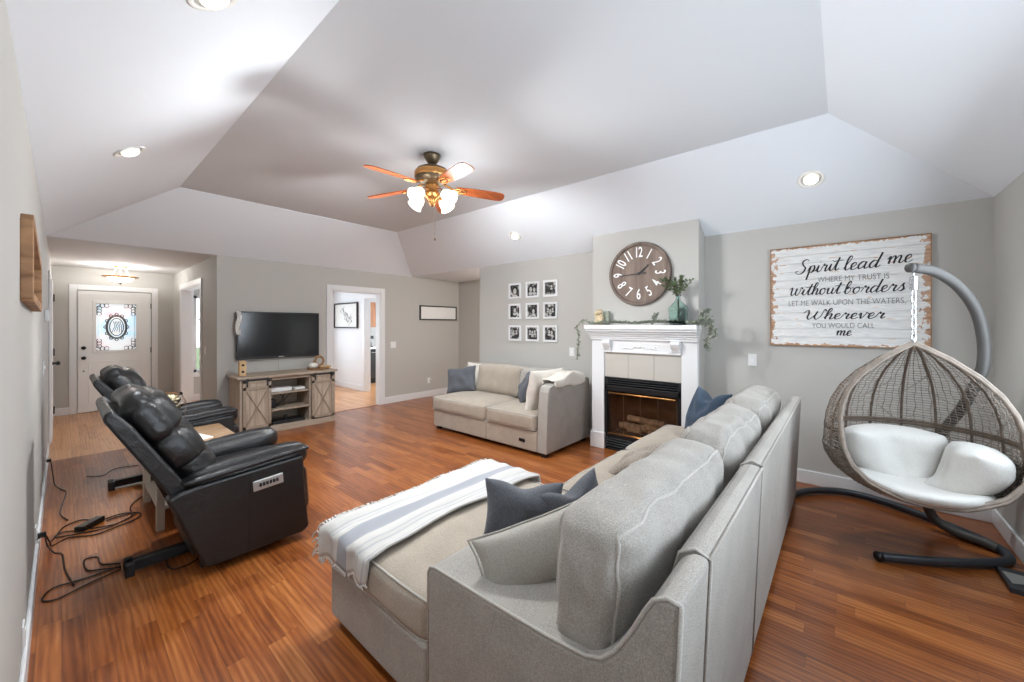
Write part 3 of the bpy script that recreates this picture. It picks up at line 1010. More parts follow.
# reclined back: d runs up the back, q points forward out of it
d = Vector((.125 - .40, 0, 1.0 - .50)).normalized()
q = Vector((d.z, 0, -d.x))
B0v = Vector((.40, 0, .50))
def bk(a, f_): p = B0v + d * a + q * f_; return (p.x, p.z)
bsh = MB().prism([bk(-.02, 0), bk(.55, 0), bk(.575, .02), bk(.575, .055), bk(.45, .075), bk(.05, .085), bk(-.04, .07)], 'y', RY + .055, RY + RW - .055).build('backrest', M['leather'], rec, bevel=.014, seg=3)
rotb = Matrix((Vector((0, 1, 0)).cross(d).normalized() * 1, Vector((0, 1, 0)), d)).transposed()
def bpad(name, a, f_, ln, th, wd, seed, crown, rr=.07, amp=.012):
    p = B0v + d * a + q * f_
    return cushion(name, (p.x, RY + RW / 2, p.z), (th, wd, ln), rotb, M['leather'], rec, r=rr, crown=crown, amp=amp, freq=7, seed=seed, pipe=0, n=(10, 18, 12))
bpad('headrest', .42, .145, .30, .19, .60, 23, (.035, .02, .03), .09, .013)
bpad('back_cushion', .20, .155, .27, .19, .60, 24, (.035, .015, .02), .07, .013)
bpad('back_cushion', .06, .165, .20, .17, .58, 25, (.03, .0, .02), .07)
pl = MB().obox((.868, RY - .008, .463), (.172, .012, .066), Matrix.Rotation(R(-4), 3, 'Y') @ Matrix.Rotation(R(0), 3, 'X')).build('button_panel', M['silver'], rec, bevel=.005)
M['button'] = mat('dark_button', S(40, 40, 42), .4)
for k in range(6):
    MB().obox((.822 + k * .019, RY - .017, .461 + k * .0014), (.013, .008, .022)).build('button', M['button'], pl, bevel=.002)
# steel base rails on the floor
MB().box(.24, .66, RY + .375, RY + .425, .015, .075).box(.24, .28, RY + .34, RY + .46, .0, .075).build('base_rail', M['black'], rec, bevel=.004)
MB().box(.55, 1.02, RY + .14, RY + .18, .0, .05).build('base_rail', M['black'], rec)
MB().box(.55, 1.02, RY + RW - .18, RY + RW - .14, .0, .05).build('base_rail', M['black'], rec)
MB().box(.60, .66, RY + .14, RY + RW - .14, .015, .10).build('base_rail', M['black'], rec)
r2 = chain_copy(rec, (.03, 1.77, 0))
apply_tags(r2, 'black leather power recliner farther from the camera, next to the entry hall', 'recliner', 'black leather recliners')

# side table between the recliners
M['table_wood'] = mat('honey_wood_top', S(176, 142, 108), .16, coat=.5, var=.2, vscale=6, stretch=(1, 8, 1))
M['chalk'] = mat('chalky_paint', S(206, 202, 192), .6)
tb = empty('side_table', (.68, 4.07, 0), 'side table with glossy honey wood top between the two recliners', 'table')
MB().box(.40, .97, 3.67, 4.47, .525, .55).build('table_top', M['table_wood'], tb, bevel=.006)
MB().box(.44, .93, 3.71, 4.43, .44, .525).build('apron', M['chalk'], tb, bevel=.003)
for x in (.44, .885):
    for y in (3.71, 4.385):
        MB().box(x, x + .045, y, y + .045, 0, .45).build('leg', M['chalk'], tb, bevel=.003)
MB().box(.45, .92, 3.73, 4.42, .14, .16).build('shelf', M['chalk'], tb)
mb = MB().obox((.70, 4.0, .557), (.17, .22, .012), Matrix.Rotation(R(15), 3, 'Z'))  # white slab added in place of the glare on the glossy top
mb.build('glare_slab', M['white'], None, bevel=.003, label='white slab standing in for glare on the side table between the recliners', cat='paper')
# glass jar of pale shells
M['thin_glass'] = mat('jar_glass', (1, 1, 1, 1), .03, trans=1.0, ior=1.08)
M['shell'] = mat('pale_gold_filler', S(238, 222, 184), .35, var=.2, vscale=40)
jar = MB().lathe([(.075, 0), (.105, .04), (.125, .15), (.118, .28), (.095, .335), (.095, .355), (.091, .355), (.090, .335), (.113, .278), (.120, .15), (.100, .043), (.07, .008)], (.57, 4.24, .552), 24, capb=False)
jo = jar.build('glass_vase', M['thin_glass'], None, smooth=True, label='round glass vase of pale gold filler on the side table', cat='vase')
random.seed(8)
sh = MB()
for k in range(130):
    a_ = random.random() * 6.28; zz = .02 + .30 * random.random(); rr_ = random.random() ** .5 * .09
    sh.sphere((.57 + rr_ * math.cos(a_), 4.24 + rr_ * math.sin(a_), .56 + zz), random.uniform(.012, .02), 6, 5, (1, .8, .7))
sh.build('filler', M['shell'], jo, smooth=True, kind='stuff')

# ================================================================ TV STAND
def wood(name, c1, c2, rough=.6, scale=(1.2, 30, 30), wv=0.0):
    m = bpy.data.materials.new(name); m.use_nodes = True
    nt = m.node_tree; L = nt.links.new
    b = nt.nodes['Principled BSDF']; b.inputs['Roughness'].default_value = rough
    tc = nt.nodes.new('ShaderNodeTexCoord'); mp = nt.nodes.new('ShaderNodeMapping')
    mp.inputs['Scale'].default_value = scale
    L(tc.outputs['Object'], mp.inputs[0])
    n = nt.nodes.new('ShaderNodeTexNoise'); n.inputs['Scale'].default_value = 1.5; n.inputs['Detail'].default_value = 6; n.inputs['Distortion'].default_value = .8
    L(mp.outputs[0], n.inputs['Vector'])
    rp = ramp(nt, [(.3, c1), (.7, c2)])
    L(n.outputs['Fac'], rp.inputs[0]); L(rp.outputs[0], b.inputs['Base Color'])
    bp = nt.nodes.new('ShaderNodeBump'); bp.inputs['Strength'].default_value = .15; bp.inputs['Distance'].default_value = .003
    L(n.outputs['Fac'], bp.inputs['Height']); L(bp.outputs[0], b.inputs['Normal'])
    return m


M['ash'] = wood('washed_oak_across', S(150, 134, 118), S(186, 170, 152), .65, (1.5, 30, 30))
M['ash_v'] = wood('washed_oak_upright', S(150, 134, 118), S(190, 174, 155), .65, (30, 30, 1.5))
M['ash_d'] = wood('washed_oak_brace', S(140, 124, 108), S(172, 156, 138), .65, (12, 12, 12))
AX0, AX1, AY0, AY1, AZ = 1.505, 2.745, 5.95, 6.455, .79
st = empty('media_console', (2.125, 6.2, 0), 'washed wood media console with two sliding barn doors under the television', 'media console')
MB().box(AX0 - .03, AX1 + .03, AY0 - .03, AY1 + .01, AZ - .03, AZ).build('table_top', M['ash'], st, bevel=.004)
MB().box(AX0, AX0 + .03, AY0, AY1, .08, AZ - .03).build('side_panel', M['ash_v'], st)
MB().box(AX1 - .03, AX1, AY0, AY1, .08, AZ - .03).build('side_panel', M['ash_v'], st)
MB().box(1.855, 1.88, AY0 + .03, AY1, .08, AZ - .03).build('divider', M['ash_v'], st)
MB().box(2.38, 2.405, AY0 + .03, AY1, .08, AZ - .03).build('divider', M['ash_v'], st)
MB().box(AX0, AX1, AY0 - .01, AY1, 0, .085).build('plinth', M['ash'], st, bevel=.004)
MB().box(AX0 + .03, AX1 - .03, AY1 - .012, AY1, .08, AZ - .03).build('back_board', M['ash'], st)
MB().box(AX0 + .03, AX1 - .03, AY0 + .02, AY0 + .04, AZ - .075, AZ - .03).build('top_rail', M['ash'], st)
for zz in (.53, .30):
    MB().box(1.88, 2.38, AY0 + .04, AY1 - .02, zz - .022, zz).build('shelf', M['ash'], st, bevel=.002)
for (x0, x1) in ((1.535, 1.86), (2.395, 2.715)):
    y0, y1 = AY0 - .022, AY0 - .002
    z0, z1 = .10, .735
    dr = MB().box(x0, x1, y0, y1, z0, z1).build('door', M['ash_v'], st, bevel=.002)
    fr = MB().box(x0, x0 + .035, y0 - .01, y0, z0, z1).box(x1 - .035, x1, y0 - .01, y0, z0, z1).box(x0, x1, y0 - .01, y0, z0, z0 + .04).box(x0, x1, y0 - .01, y0, z1 - .12, z1 - .08).box(x0, x1, y0 - .01, y0, z1 - .03, z1)
    fr.build('door_frame', M['ash_d'], dr, bevel=.002)
    xm0, xm1, zm0, zm1 = x0 + .035, x1 - .035, z0 + .04, z1 - .12
    for (za, zb) in ((zm0, zm1), (zm1, zm0)):
        MB().bar((xm0, y0 - .005, za), (xm1, y0 - .005, zb), .010, .03, up=(0, 1, 0)).build('cross_brace', M['ash_d'], dr)
    for xx in (x0 + .045, x1 - .045):
        MB().box(xx - .009, xx + .009, y0 - .022, y0 - .012, z1 - .075, z1 + .02).lathe([(.02, 0), (.02, .012)], (xx, y0 - .012, z1 + .012), 12, (0, -1, 0)).build('door_hanger', M['iron'], dr)
    MB().box(x0 - .01, x1 + .01, y0 - .010, y0 - .004, z1 - .004, z1 + .016).build('rail', M['iron'], dr)

# things on and in the console
blk = empty('wooden_block', (1.575, 6.15, AZ), 'small pale wooden block with two dark round pegs on the left of the media console', 'ornament')
M['pine'] = wood('pale_pine', S(196, 158, 112), S(216, 182, 138), .55, (20, 20, 3))
MB().box(1.545, 1.625, 6.12, 6.19, AZ, AZ + .20).build('body', M['pine'], blk, bevel=.006)
for zz in (.055, .145):
    MB().lathe([(.016, 0), (.016, .012), (.01, .016)], (1.585, 6.12, AZ + zz), 12, (0, -1, 0)).build('peg', M['iron'], blk)
# tray with ceramic pumpkin and wooden beads
M['ceramic'] = mat('white_ceramic', S(232, 228, 220), .35)
M['darkwood'] = wood('brown_driftwood', S(110, 78, 50), S(168, 126, 84), .6, (14, 14, 14))
MB().lathe([(.155, 0), (.165, .02), (.16, .03), (.15, .012)], (2.60, 6.2, AZ), 24).build('round_tray', M['darkwood'], None, smooth=True, label='round brown wooden tray on the right end of the media console', cat='tray')
pk = MB()
pk.grid(lambda a, b: Vector((2.515 + .062 * (math.sin(PI * b)) * (1 + .08 * abs(math.cos(4 * a * 2 * PI))) * math.cos(2 * PI * a), 6.17 + .062 * math.sin(PI * b) * (1 + .08 * abs(math.cos(4 * a * 2 * PI))) * math.sin(2 * PI * a), AZ + .012 + .05 - .05 * math.cos(PI * b) * (1 - .15 * math.sin(PI * b)))), 48, 12, closeu=True)
pko = pk.build('ceramic_pumpkin', M['ceramic'], None, smooth=True, label='white ceramic pumpkin on the wooden tray by the television', cat='ornament')
MB().tube([(2.515, 6.17, AZ + .105), (2.518, 6.17, AZ + .125), (2.53, 6.168, AZ + .14)], [.012, .009, .007], 8).build('stem', M['darkwood'], pko, smooth=True)
hs = empty('driftwood_ornament', (2.63, 6.21, AZ + .02), 'brown driftwood ring ornament beside the white pumpkin', 'ornament')
MB().tube([(2.62 + .062 * math.cos(t * PI / 10), 6.21, AZ + .125 + .07 * math.sin(t * PI / 10)) for t in range(20)], .018, 8, closed=True).build('ring', M['darkwood'], hs, smooth=True)
MB().lathe([(.05, 0), (.05, .02), (.03, .03)], (2.62, 6.21, AZ + .025), 14).build('foot', M['darkwood'], hs, smooth=True)
bd = MB()
for k in range(9):
    bd.sphere((2.60 + .018 * k, 6.10 + .008 * math.sin(k * 1.3), AZ + .043 + .003 * (k % 2)), .016, 8, 6)
bd.build('bead_string', M['pine'], None, smooth=True, label='string of wooden beads along the front of the tray', cat='beads')
M['plastic'] = mat('white_plastic', S(228, 228, 228), .4)
M['darkplastic'] = mat('black_plastic', S(28, 28, 30), .35)
MB().box(1.90, 2.17, 6.05, 6.25, .531, .585).build('game_console', M['plastic'], None, bevel=.008, label='white flat media box on the upper shelf of the console', cat='electronics')
MB().box(2.21, 2.35, 6.05, 6.20, .531, .566).build('streaming_box', M['plastic'], None, bevel=.008, label='smaller white box right of the flat media box', cat='electronics')
MB().box(1.90, 1.98, 6.10, 6.22, .301, .42).build('router', M['darkplastic'], None, bevel=.006, label='small black upright box on the middle shelf of the console', cat='electronics')
MB().box(1.905, 2.33, 6.00, 6.20, .086, .125).box(2.08, 2.12, 6.06, 6.12, .125, .19).build('receiver', M['darkplastic'], None, bevel=.006, label='flat black receiver on the bottom shelf of the console', cat='electronics')
cb = MB()
cb.tube(smooth_path([(2.0, 6.2, .305), (2.05, 6.15, .36), (2.12, 6.2, .47), (2.22, 6.2, .50)], 5), .005, 6)
cb.tube(smooth_path([(2.02, 6.3, .305), (2.12, 6.2, .38), (2.2, 6.25, .45), (2.33, 6.3, .50)], 5), .005, 6)
cb.tube(smooth_path([(1.98, 6.15, .33), (2.06, 6.1, .32), (2.10, 6.18, .42), (2.05, 6.3, .5)], 5), .005, 6)
cb.build('device_cables', M['darkplastic'], None, smooth=True, label='loose black cables on the middle shelf of the console', cat='cable')

# television
tv = empty('television', (2.15, 6.44, .985), 'large black flat television hung on the wall above the media console', 'television')
MB().box(1.585, 2.70, 6.405, 6.455, .985, 1.665).build('housing', M['darkplastic'], tv, bevel=.006)
M['screen'] = mat('tv_screen', S(34, 35, 37), .12, coat=.3)
MB().box(1.605, 2.68, 6.400, 6.406, 1.02, 1.645).build('screen', M['screen'], tv)
MB().box(2.0, 2.3, 6.45, 6.489, 1.2, 1.45).build('wall_bracket', M['iron'], tv)
MB().box(2.11, 2.18, 6.398, 6.402, .997, 1.008).build('badge', M['silver'], tv)
mb = MB()
mb.grid(lambda a, b: Vector((1.575 + .055 * a + .012 * math.sin(b * 7), 6.392 - .008 * math.sin(a * 5 + b * 9), 1.665 - .33 * b)), 5, 14)
M['lace'] = mat('patterned_cloth', S(214, 214, 210), .9, var=.35, vscale=60)
mb.build('hanging_cloth', M['lace'], None, smooth=True, solid=.006, label='narrow white patterned cloth strip hanging at the left edge of the television', cat='cloth')
struct('trim_12', MB().box(2.135, 2.165, YT - .012, YT, .79, .99), M['wall'])

# ================================================================ WALL PLATES
def plate(x, y, z, ax, label, name='light_switch', cat='switch', w_=.075, h_=.118, toggles=1):
    r_ = empty(name, (x, y, z), label, cat)
    def bx(m, w2, h2, t0, t1, off=0.0):
        if ax == '-x': m.box(x - t1, x - t0, y - w2 + off, y + w2 + off, z - h2, z + h2)
        if ax == '+x': m.box(x + t0, x + t1, y - w2 + off, y + w2 + off, z - h2, z + h2)
        if ax == '-y': m.box(x - w2 + off, x + w2 + off, y - t1, y - t0, z - h2, z + h2)
        return m
    bx(MB(), w_ / 2, h_ / 2, 0, .006).build('plate', M['plastic'], r_, bevel=.002)
    for k in range(toggles):
        off = (k - (toggles - 1) / 2) * .045
        if cat == 'switch':
            bx(MB(), .006, .014, .006, .014, off).build('toggle', M['white'], r_)
        else:
            bx(MB(), .016, .035, .006, .009, off).build('socket', M['white'], r_)
    return r_


plate(XF, .69, 1.123, '-x', 'white single light switch on the wall left of the lettered sign')
plate(XF, 2.80, 1.11, '-x', 'white switch plate on the wall between the small photos and the mantel')
plate(4.10, YT, 1.10, '-y', 'white double light switch right of the far doorway', w_=.12, toggles=2)
plate(4.93, YT, .33, '-y', 'white outlet low on the far wall beside the loveseat', 'wall_outlet', 'outlet')
plate(XH, 7.13, 1.10, '-x', 'white switch on the entry wall near the dining room opening')
plate(XL, 5.35, 1.10, '+x', 'white switches on the left wall below the thermostat', w_=.12, toggles=2)
plate(XL, 5.65, .20, '+x', 'farther white outlet low on the left wall with two plugs', 'wall_outlet', 'outlet')
plate(XL, 3.80, .17, '+x', 'white outlet low on the left wall where the near cables plug in', 'wall_outlet', 'outlet')
plate(XL, 2.60, .17, '+x', 'nearest white outlet low on the left wall', 'wall_outlet', 'outlet')
th = empty('thermostat', (XL, 5.85, 1.56), 'small grey thermostat box on the left wall', 'thermostat')
MB().box(XL, XL + .03, 5.79, 5.91, 1.51, 1.62).build('housing', M['silver'], th, bevel=.004)
# night light plugged in the far outlet
nl = MB().sphere((4.955, YT - .035, .335), .022, 10, 8)
nl.build('night_light', M['plastic'], None, smooth=True, label='small round plug-in night light on the far wall outlet', cat='light')

# ================================================================ PICTURES
M['frame_black'] = mat('black_frame', S(48, 44, 42), .5)
M['paper'] = mat('white_paper', S(222, 221, 216), .8)


def flat_frame_y(name, x0, x1, z0, z1, y, label, cat='picture', art=None, bw=.025, d=.025):
    r_ = empty(name, ((x0 + x1) / 2, y, z0), label, cat)
    f = MB().box(x0, x1, y - d, y, z0, z0 + bw).box(x0, x1, y - d, y, z1 - bw, z1).box(x0, x0 + bw, y - d, y, z0 + bw, z1 - bw).box(x1 - bw, x1, y - d, y, z0 + bw, z1 - bw)
    f.build('frame', M['frame_black'], r_, bevel=.002)
    MB().box(x0 + bw, x1 - bw, y - d * .6, y - .002, z0 + bw, z1 - bw).build('print', art or M['paper'], r_)
    return r_


def sketch_mat(name, dens=.62, sc_=(6, 6, 6), ink=(120, 120, 120)):
    m = bpy.data.materials.new(name); m.use_nodes = True
    nt = m.node_tree; L = nt.links.new; b = nt.nodes['Principled BSDF']; b.inputs['Roughness'].default_value = .8
    tc = nt.nodes.new('ShaderNodeTexCoord'); mp = nt.nodes.new('ShaderNodeMapping'); mp.inputs['Scale'].default_value = sc_
    L(tc.outputs['Object'], mp.inputs[0])
    n = nt.nodes.new('ShaderNodeTexNoise'); n.inputs['Scale'].default_value = 1; n.inputs['Detail'].default_value = 4; n.inputs['Distortion'].default_value = 2
    L(mp.outputs[0], n.inputs['Vector'])
    rp = ramp(nt, [(dens - .03, S(232, 232, 230)), (dens, S(*ink)), (dens + .03, S(232, 232, 230))])
    L(n.outputs['Fac'], rp.inputs[0]); L(rp.outputs[0], b.inputs['Base Color'])
    return m


flat_frame_y('wall_picture', 4.70, 5.67, 1.575, 1.875, YT, 'long low black framed lettering print on the far wall right of the doorway', art=sketch_mat('faint_script', .60, (26, 1, 60), (200, 200, 198)))
dp = empty('wall_picture', (4.36, 8.85, 1.4), 'black framed line drawing on the pale dining room wall through the doorway', 'picture')
xx = 4.37
f = MB()
for (y0, y1, z0, z1) in ((8.32, 9.45, 1.40, 1.43), (8.32, 9.45, 1.965, 1.995), (8.32, 8.35, 1.43, 1.965), (9.42, 9.45, 1.43, 1.965)):
    f.box(xx - .04, xx, y0, y1, z0, z1)
f.build('frame', M['frame_black'], dp)
MB().box(xx - .02, xx - .004, 8.35, 9.42, 1.43, 1.965).build('print', M['paper'], dp)
ln = MB()
random.seed(11)
for k in range(9):
    c0 = Vector((xx - .023, 8.88 + random.uniform(-.18, .18), 1.70 + random.uniform(-.12, .12)))
    ln.tube(smooth_path([c0 + Vector((0, random.uniform(-.15, .15), random.uniform(-.13, .13))) for _ in range(4)], 4), .004, 4)
ln.build('line_drawing', mat('grey_ink', S(140, 140, 142), .8), dp)


# nine small photographs
def photo_mat(k):
    m = bpy.data.materials.new('portrait_photo'); m.use_nodes = True
    nt = m.node_tree; L = nt.links.new; b = nt.nodes['Principled BSDF']; b.inputs['Roughness'].default_value = .5
    tc = nt.nodes.new('ShaderNodeTexCoord'); mp = nt.nodes.new('ShaderNodeMapping')
    mp.inputs['Location'].default_value = (k * 3.7, k * 1.3, k * 2.1); mp.inputs['Scale'].default_value = (12, 17, 13)
    L(tc.outputs['Object'], mp.inputs[0])
    n = nt.nodes.new('ShaderNodeTexNoise'); n.inputs['Scale'].default_value = 1.1; n.inputs['Detail'].default_value = 3
    L(mp.outputs[0], n.inputs['Vector'])
    rp = ramp(nt, [(.46, S(26, 26, 27)), (.54, S(96, 95, 94)), (.62, S(196, 195, 192))])
    L(n.outputs['Fac'], rp.inputs[0]); L(rp.outputs[0], b.inputs['Base Color'])
    return m


M['skin_grey'] = mat('photo_face', S(182, 180, 177), .6)
M['hair_grey'] = mat('photo_hair', S(34, 33, 33), .6)
ys = (3.805, 3.468, 3.147)
zs = (1.995, 1.683, 1.352)
rown = ('top', 'middle', 'bottom'); coln = ('left', 'centre', 'right')
looks = [['one long-haired face', 'two faces close together', 'a dark shape against a pale sky'], ['a face above clasped hands', 'a figure on a dark ground', 'several small figures'], ['two standing figures', 'three heads in a row', 'a pale couple on a dark ground']]
people = [[[(0, .0, .042)], [(-.03, .01, .034), (.035, 0, .03)], [(.02, .03, .02)]], [[(0, .02, .032)], [(.02, 0, .028)], [(-.04, .02, .02), (0, .0, .022), (.04, .02, .02)]], [[(-.025, .03, .02), (.03, .03, .02)], [(-.045, .03, .022), (0, .02, .022), (.045, .03, .022)], [(-.02, .03, .024), (.025, .02, .024)]]]
for i in range(3):
    for j in range(3):
        yc, zc, hw, hh = ys[j], zs[i], .122, .118
        r_ = empty('photo_frame', (XF, yc, zc - hh), 'small white framed black-and-white photo of %s, %s row %s' % (looks[i][j], rown[i], coln[j]), 'photo', 'nine small photos on the wall above the loveseat')
        f = MB()
        for (a0, a1, b0, b1) in ((-hw, hw, -hh, -hh + .03), (-hw, hw, hh - .03, hh), (-hw, -hw + .03, -hh + .03, hh - .03), (hw - .03, hw, -hh + .03, hh - .03)):
            f.box(XF - .024, XF, yc + a0, yc + a1, zc + b0, zc + b1)
        f.build('frame', M['trim'], r_, bevel=.003)
        MB().box(XF - .012, XF - .002, yc - hw + .03, yc + hw - .03, zc - hh + .03, zc + hh - .03).build('print', photo_mat(i * 3 + j), r_)
        face = MB(); hair = MB()
        for (dy, dz, rr) in people[i][j]:
            hair.sphere((XF - .013, yc - dy, zc + dz + rr * .15), rr * 1.35, 12, 8, (.05, 1, 1.25))
            face.sphere((XF - .015, yc - dy, zc + dz - rr * .15), rr, 12, 8, (.06, .8, 1.1))
            face.sphere((XF - .0135, yc - dy, zc + dz - rr * 1.9), rr * 1.1, 12, 6, (.04, 1.1, .6))
        hair.build('figure_hair', M['hair_grey'], r_, smooth=True)
        face.build('figure_face', M['skin_grey'], r_, smooth=True)

# house-shaped wooden frame on the left wall (profile in y, z)
hp = empty('house_shelf', (XL, 3.4, 1.58), 'brown wooden house-shaped shelf frame hanging on the left wall', 'shelf')
M['oakrough'] = wood('rough_brown_wood', S(120, 84, 54), S(184, 142, 102), .6, (3, 3, 10))
D0, D1 = XL, XL + .034
def slab(p, q_, th_=.05):
    return MB().bar(((D0 + D1) / 2, p[0], p[1]), ((D0 + D1) / 2, q_[0], q_[1]), D1 - D0, th_, up=(0, 1, 0) if abs(p[0] - q_[0]) < .01 else (0, 0, 1))
def slabx(p, q_, th_=.025):
    # board whose width is the depth off the wall
    a_, b_ = Vector((0, p[0], p[1])), Vector((0, q_[0], q_[1]))
    t_ = (b_ - a_).normalized(); n_ = Vector((0, -t_.z, t_.y)) * th_
    poly = [(a_.y - n_.y, a_.z - n_.z), (b_.y - n_.y, b_.z - n_.z), (b_.y + n_.y, b_.z + n_.z), (a_.y + n_.y, a_.z + n_.z)]
    return MB().prism(poly, 'x', D0, D1)
ya, yb = 2.48, 3.45
slabx((ya, 1.58), (ya, 1.90)).build('board', M['oakrough'], hp, bevel=.003)
slabx((ya, 1.59), (yb, 1.57), .02).build('board', M['oakrough'], hp, bevel=.003)
slabx((yb, 1.57), (yb, 1.80)).build('board', M['oakrough'], hp, bevel=.003)
slabx((ya, 1.90), (2.62, 1.90), .02).build('board', M['oakrough'], hp, bevel=.003)
slabx((2.60, 1.90), (yb, 1.80), .02).build('board', M['oakrough'], hp, bevel=.003)
MB().prism([(ya, 1.58), (ya + .16, 1.58), (ya + .16, 1.88), (ya, 1.90)], 'x', XL, XL + .012).build('board', M['oakrough'], hp)

# ================================================================ CLOCK
ck = empty('wall_clock', (BX, 1.71, 1.71), 'large round brown wooden wall clock with white numerals above the mantel', 'clock')
CY, CZ, CR = 1.755, 2.055, .360
M['clockwood'] = wood('greyed_brown_wood', S(98, 82, 72), S(134, 116, 104), .65, (1, 9, 1.2))
M['clockrim'] = wood('clock_rim_wood', S(84, 70, 62), S(118, 102, 92), .6, (1, 9, 1.2))
MB().lathe([(CR - .02, 0), (CR - .02, .028)], (BX, CY, CZ), 64, (-1, 0, 0)).build('dial', M['clockwood'], ck)
MB().lathe([(CR, .0), (CR, .03), (CR - .006, .045), (CR - .034, .045), (CR - .04, .03), (CR - .04, .026)], (BX, CY, CZ), 64, (-1, 0, 0), capb=False).build('rim', M['clockrim'], ck, smooth=False)
M['clockblack'] = mat('clock_black', S(22, 20, 20), .5)


def text_mesh(body, size, loc, rot, m, name, parent, depth=.004, bold=0.0, sx=1.0, spacing=1.0):
    cu = bpy.data.curves.new(name, 'FONT')
    cu.body = body; cu.size = size; cu.align_x = 'CENTER'; cu.align_y = 'CENTER'
    cu.extrude = depth / 2; cu.offset = bold; cu.space_character = spacing
    tmp = bpy.data.objects.new('tmp', cu); col.objects.link(tmp)
    dg = bpy.context.evaluated_depsgraph_get()
    me = bpy.data.meshes.new_from_object(tmp.evaluated_get(dg))
    bpy.data.objects.remove(tmp)
    me.transform(Matrix.Diagonal((sx, 1, 1, 1)))
    me.transform(rot.to_4x4())
    xs = [v.co for v in me.vertices]
    me.name = name
    me.materials.clear(); me.materials.append(m)
    o = bpy.data.objects.new(name, me)
    o.location = loc; col.objects.link(o)
    t, p = Vector((0, 0, 0)), parent
    while p is not None:
        t = t + p.location if p.parent is None else t + p.location + p.matrix_parent_inverse.translation
        p = p.parent
    o.parent = parent; o.matrix_parent_inverse = Matrix.Translation(-t)
    return o


# wall facing -x: text right = -y, up = +z, normal = -x
def wallrot(a=0):
    base = Matrix(((0, 0, -1), (-1, 0, 0), (0, 1, 0)))
    return base @ Matrix.Rotation(a, 3, 'Z')


for hnum in range(1, 13):
    ang = hnum * PI / 6
    rr_ = CR * .66
    y_ = CY - rr_ * math.sin(ang); z_ = CZ + rr_ * math.cos(ang)
    a_ = -ang
    if 4 <= hnum <= 8: a_ = PI - ang
    text_mesh(str(hnum), .165, (BX - .032, y_, z_), wallrot(a_), M['white'], 'numeral', ck, .004, .0012, .62, .9)
hx = BX - .04
def hand(ang, ln, wd, back):
    dy, dz = -math.sin(ang), math.cos(ang)
    MB().bar((hx, CY - dy * back, CZ - dz * back), (hx, CY + dy * ln, CZ + dz * ln), .006, wd, up=(1, 0, 0)).xform(Matrix()).build('hand', M['clockblack'], ck)
def hand2(ang, ln, wd, back):
    dy, dz = -math.sin(ang), math.cos(ang); ny, nz = dz, -dy
    P_ = lambda a, s_: (CY + dy * a + ny * s_, CZ + dz * a + nz * s_)
    MB().prism([P_(-back, -wd * .9), P_(-back * .8, -wd), P_(0, -wd * .6), P_(ln * .85, -wd * .45), P_(ln * .9, -wd), P_(ln, 0), P_(ln * .9, wd), P_(ln * .85, wd * .45), P_(0, wd * .6), P_(-back * .8, wd), P_(-back, wd * .9)], 'x', hx - .003, hx + .003).build('hand', M['clockblack'], ck)
hand2(R(52), .15, .012, .0)
hand2(R(267), .215, .010, .085)
MB().lathe([(.016, 0), (.014, .014)], (BX - .03, CY, CZ), 16, (-1, 0, 0)).build('hub', M['clockblack'], ck)

# ================================================================ LETTERED SIGN
sg = empty('lettered_sign', (XF, 0, 1.285), 'large whitewashed plank wall sign lettered with a verse, by the hanging chair', 'sign')
GY0, GY1, GZ0_, GZ1_ = -.53, .53, 1.287, 2.20
sm = bpy.data.materials.new('whitewashed_planks'); sm.use_nodes = True
nt = sm.node_tree; L = nt.links.new; b = nt.nodes['Principled BSDF']; b.inputs['Roughness'].default_value = .75
tc = nt.nodes.new('ShaderNodeTexCoord'); sx = nt.nodes.new('ShaderNodeSeparateXYZ'); L(tc.outputs['Object'], sx.inputs[0])
mp = nt.nodes.new('ShaderNodeMapping'); mp.inputs['Scale'].default_value = (1, 5, 40); L(tc.outputs['Object'], mp.inputs[0])
n = nt.nodes.new('ShaderNodeTexNoise'); n.inputs['Scale'].default_value = 1.6; n.inputs['Detail'].default_value = 6; L(mp.outputs[0], n.inputs['Vector'])
n3 = nt.nodes.new('ShaderNodeTexNoise'); n3.inputs['Scale'].default_value = 22; n3.inputs['Detail'].default_value = 4; L(tc.outputs['Object'], n3.inputs['Vector'])
# distance to the sign's ends decides where the paint has worn off
ay = math_node(nt, 'ABSOLUTE', sx.outputs[1])
ey = math_node(nt, 'DIVIDE', math_node(nt, 'SUBTRACT', ay, None, vb=.53), None, vb=-.07)
az = math_node(nt, 'ABSOLUTE', math_node(nt, 'SUBTRACT', sx.outputs[2], None, vb=.457))
ez = math_node(nt, 'DIVIDE', math_node(nt, 'SUBTRACT', az, None, vb=.457), None, vb=-.03)
em = math_node(nt, 'MINIMUM', ey, ez)
wear = math_node(nt, 'ADD', em, math_node(nt, 'MULTIPLY', math_node(nt, 'SUBTRACT', n3.outputs['Fac'], None, vb=.5), None, vb=3.2))
msk = math_node(nt, 'GREATER_THAN', wear, None, vb=.35)
scr = math_node(nt, 'LESS_THAN', n.outputs['Fac'], None, vb=.665)
msk2 = math_node(nt, 'MULTIPLY', msk, scr)
rpw = ramp(nt, [(.3, S(206, 206, 206)), (.6, S(226, 225, 222))]); L(n.outputs['Fac'], rpw.inputs[0])
rpb = ramp(nt, [(.35, S(158, 118, 92)), (.65, S(206, 172, 146))]); L(n.outputs['Fac'], rpb.inputs[0])
mx = nt.nodes.new('ShaderNodeMix'); mx.data_type = 'RGBA'
L(msk2, mx.inputs['Factor']); L(rpb.outputs[0], mx.inputs['A']); L(rpw.outputs[0], mx.inputs['B'])
L(mx.outputs['Result'], b.inputs['Base Color'])
bk_ = MB()
NP = 12
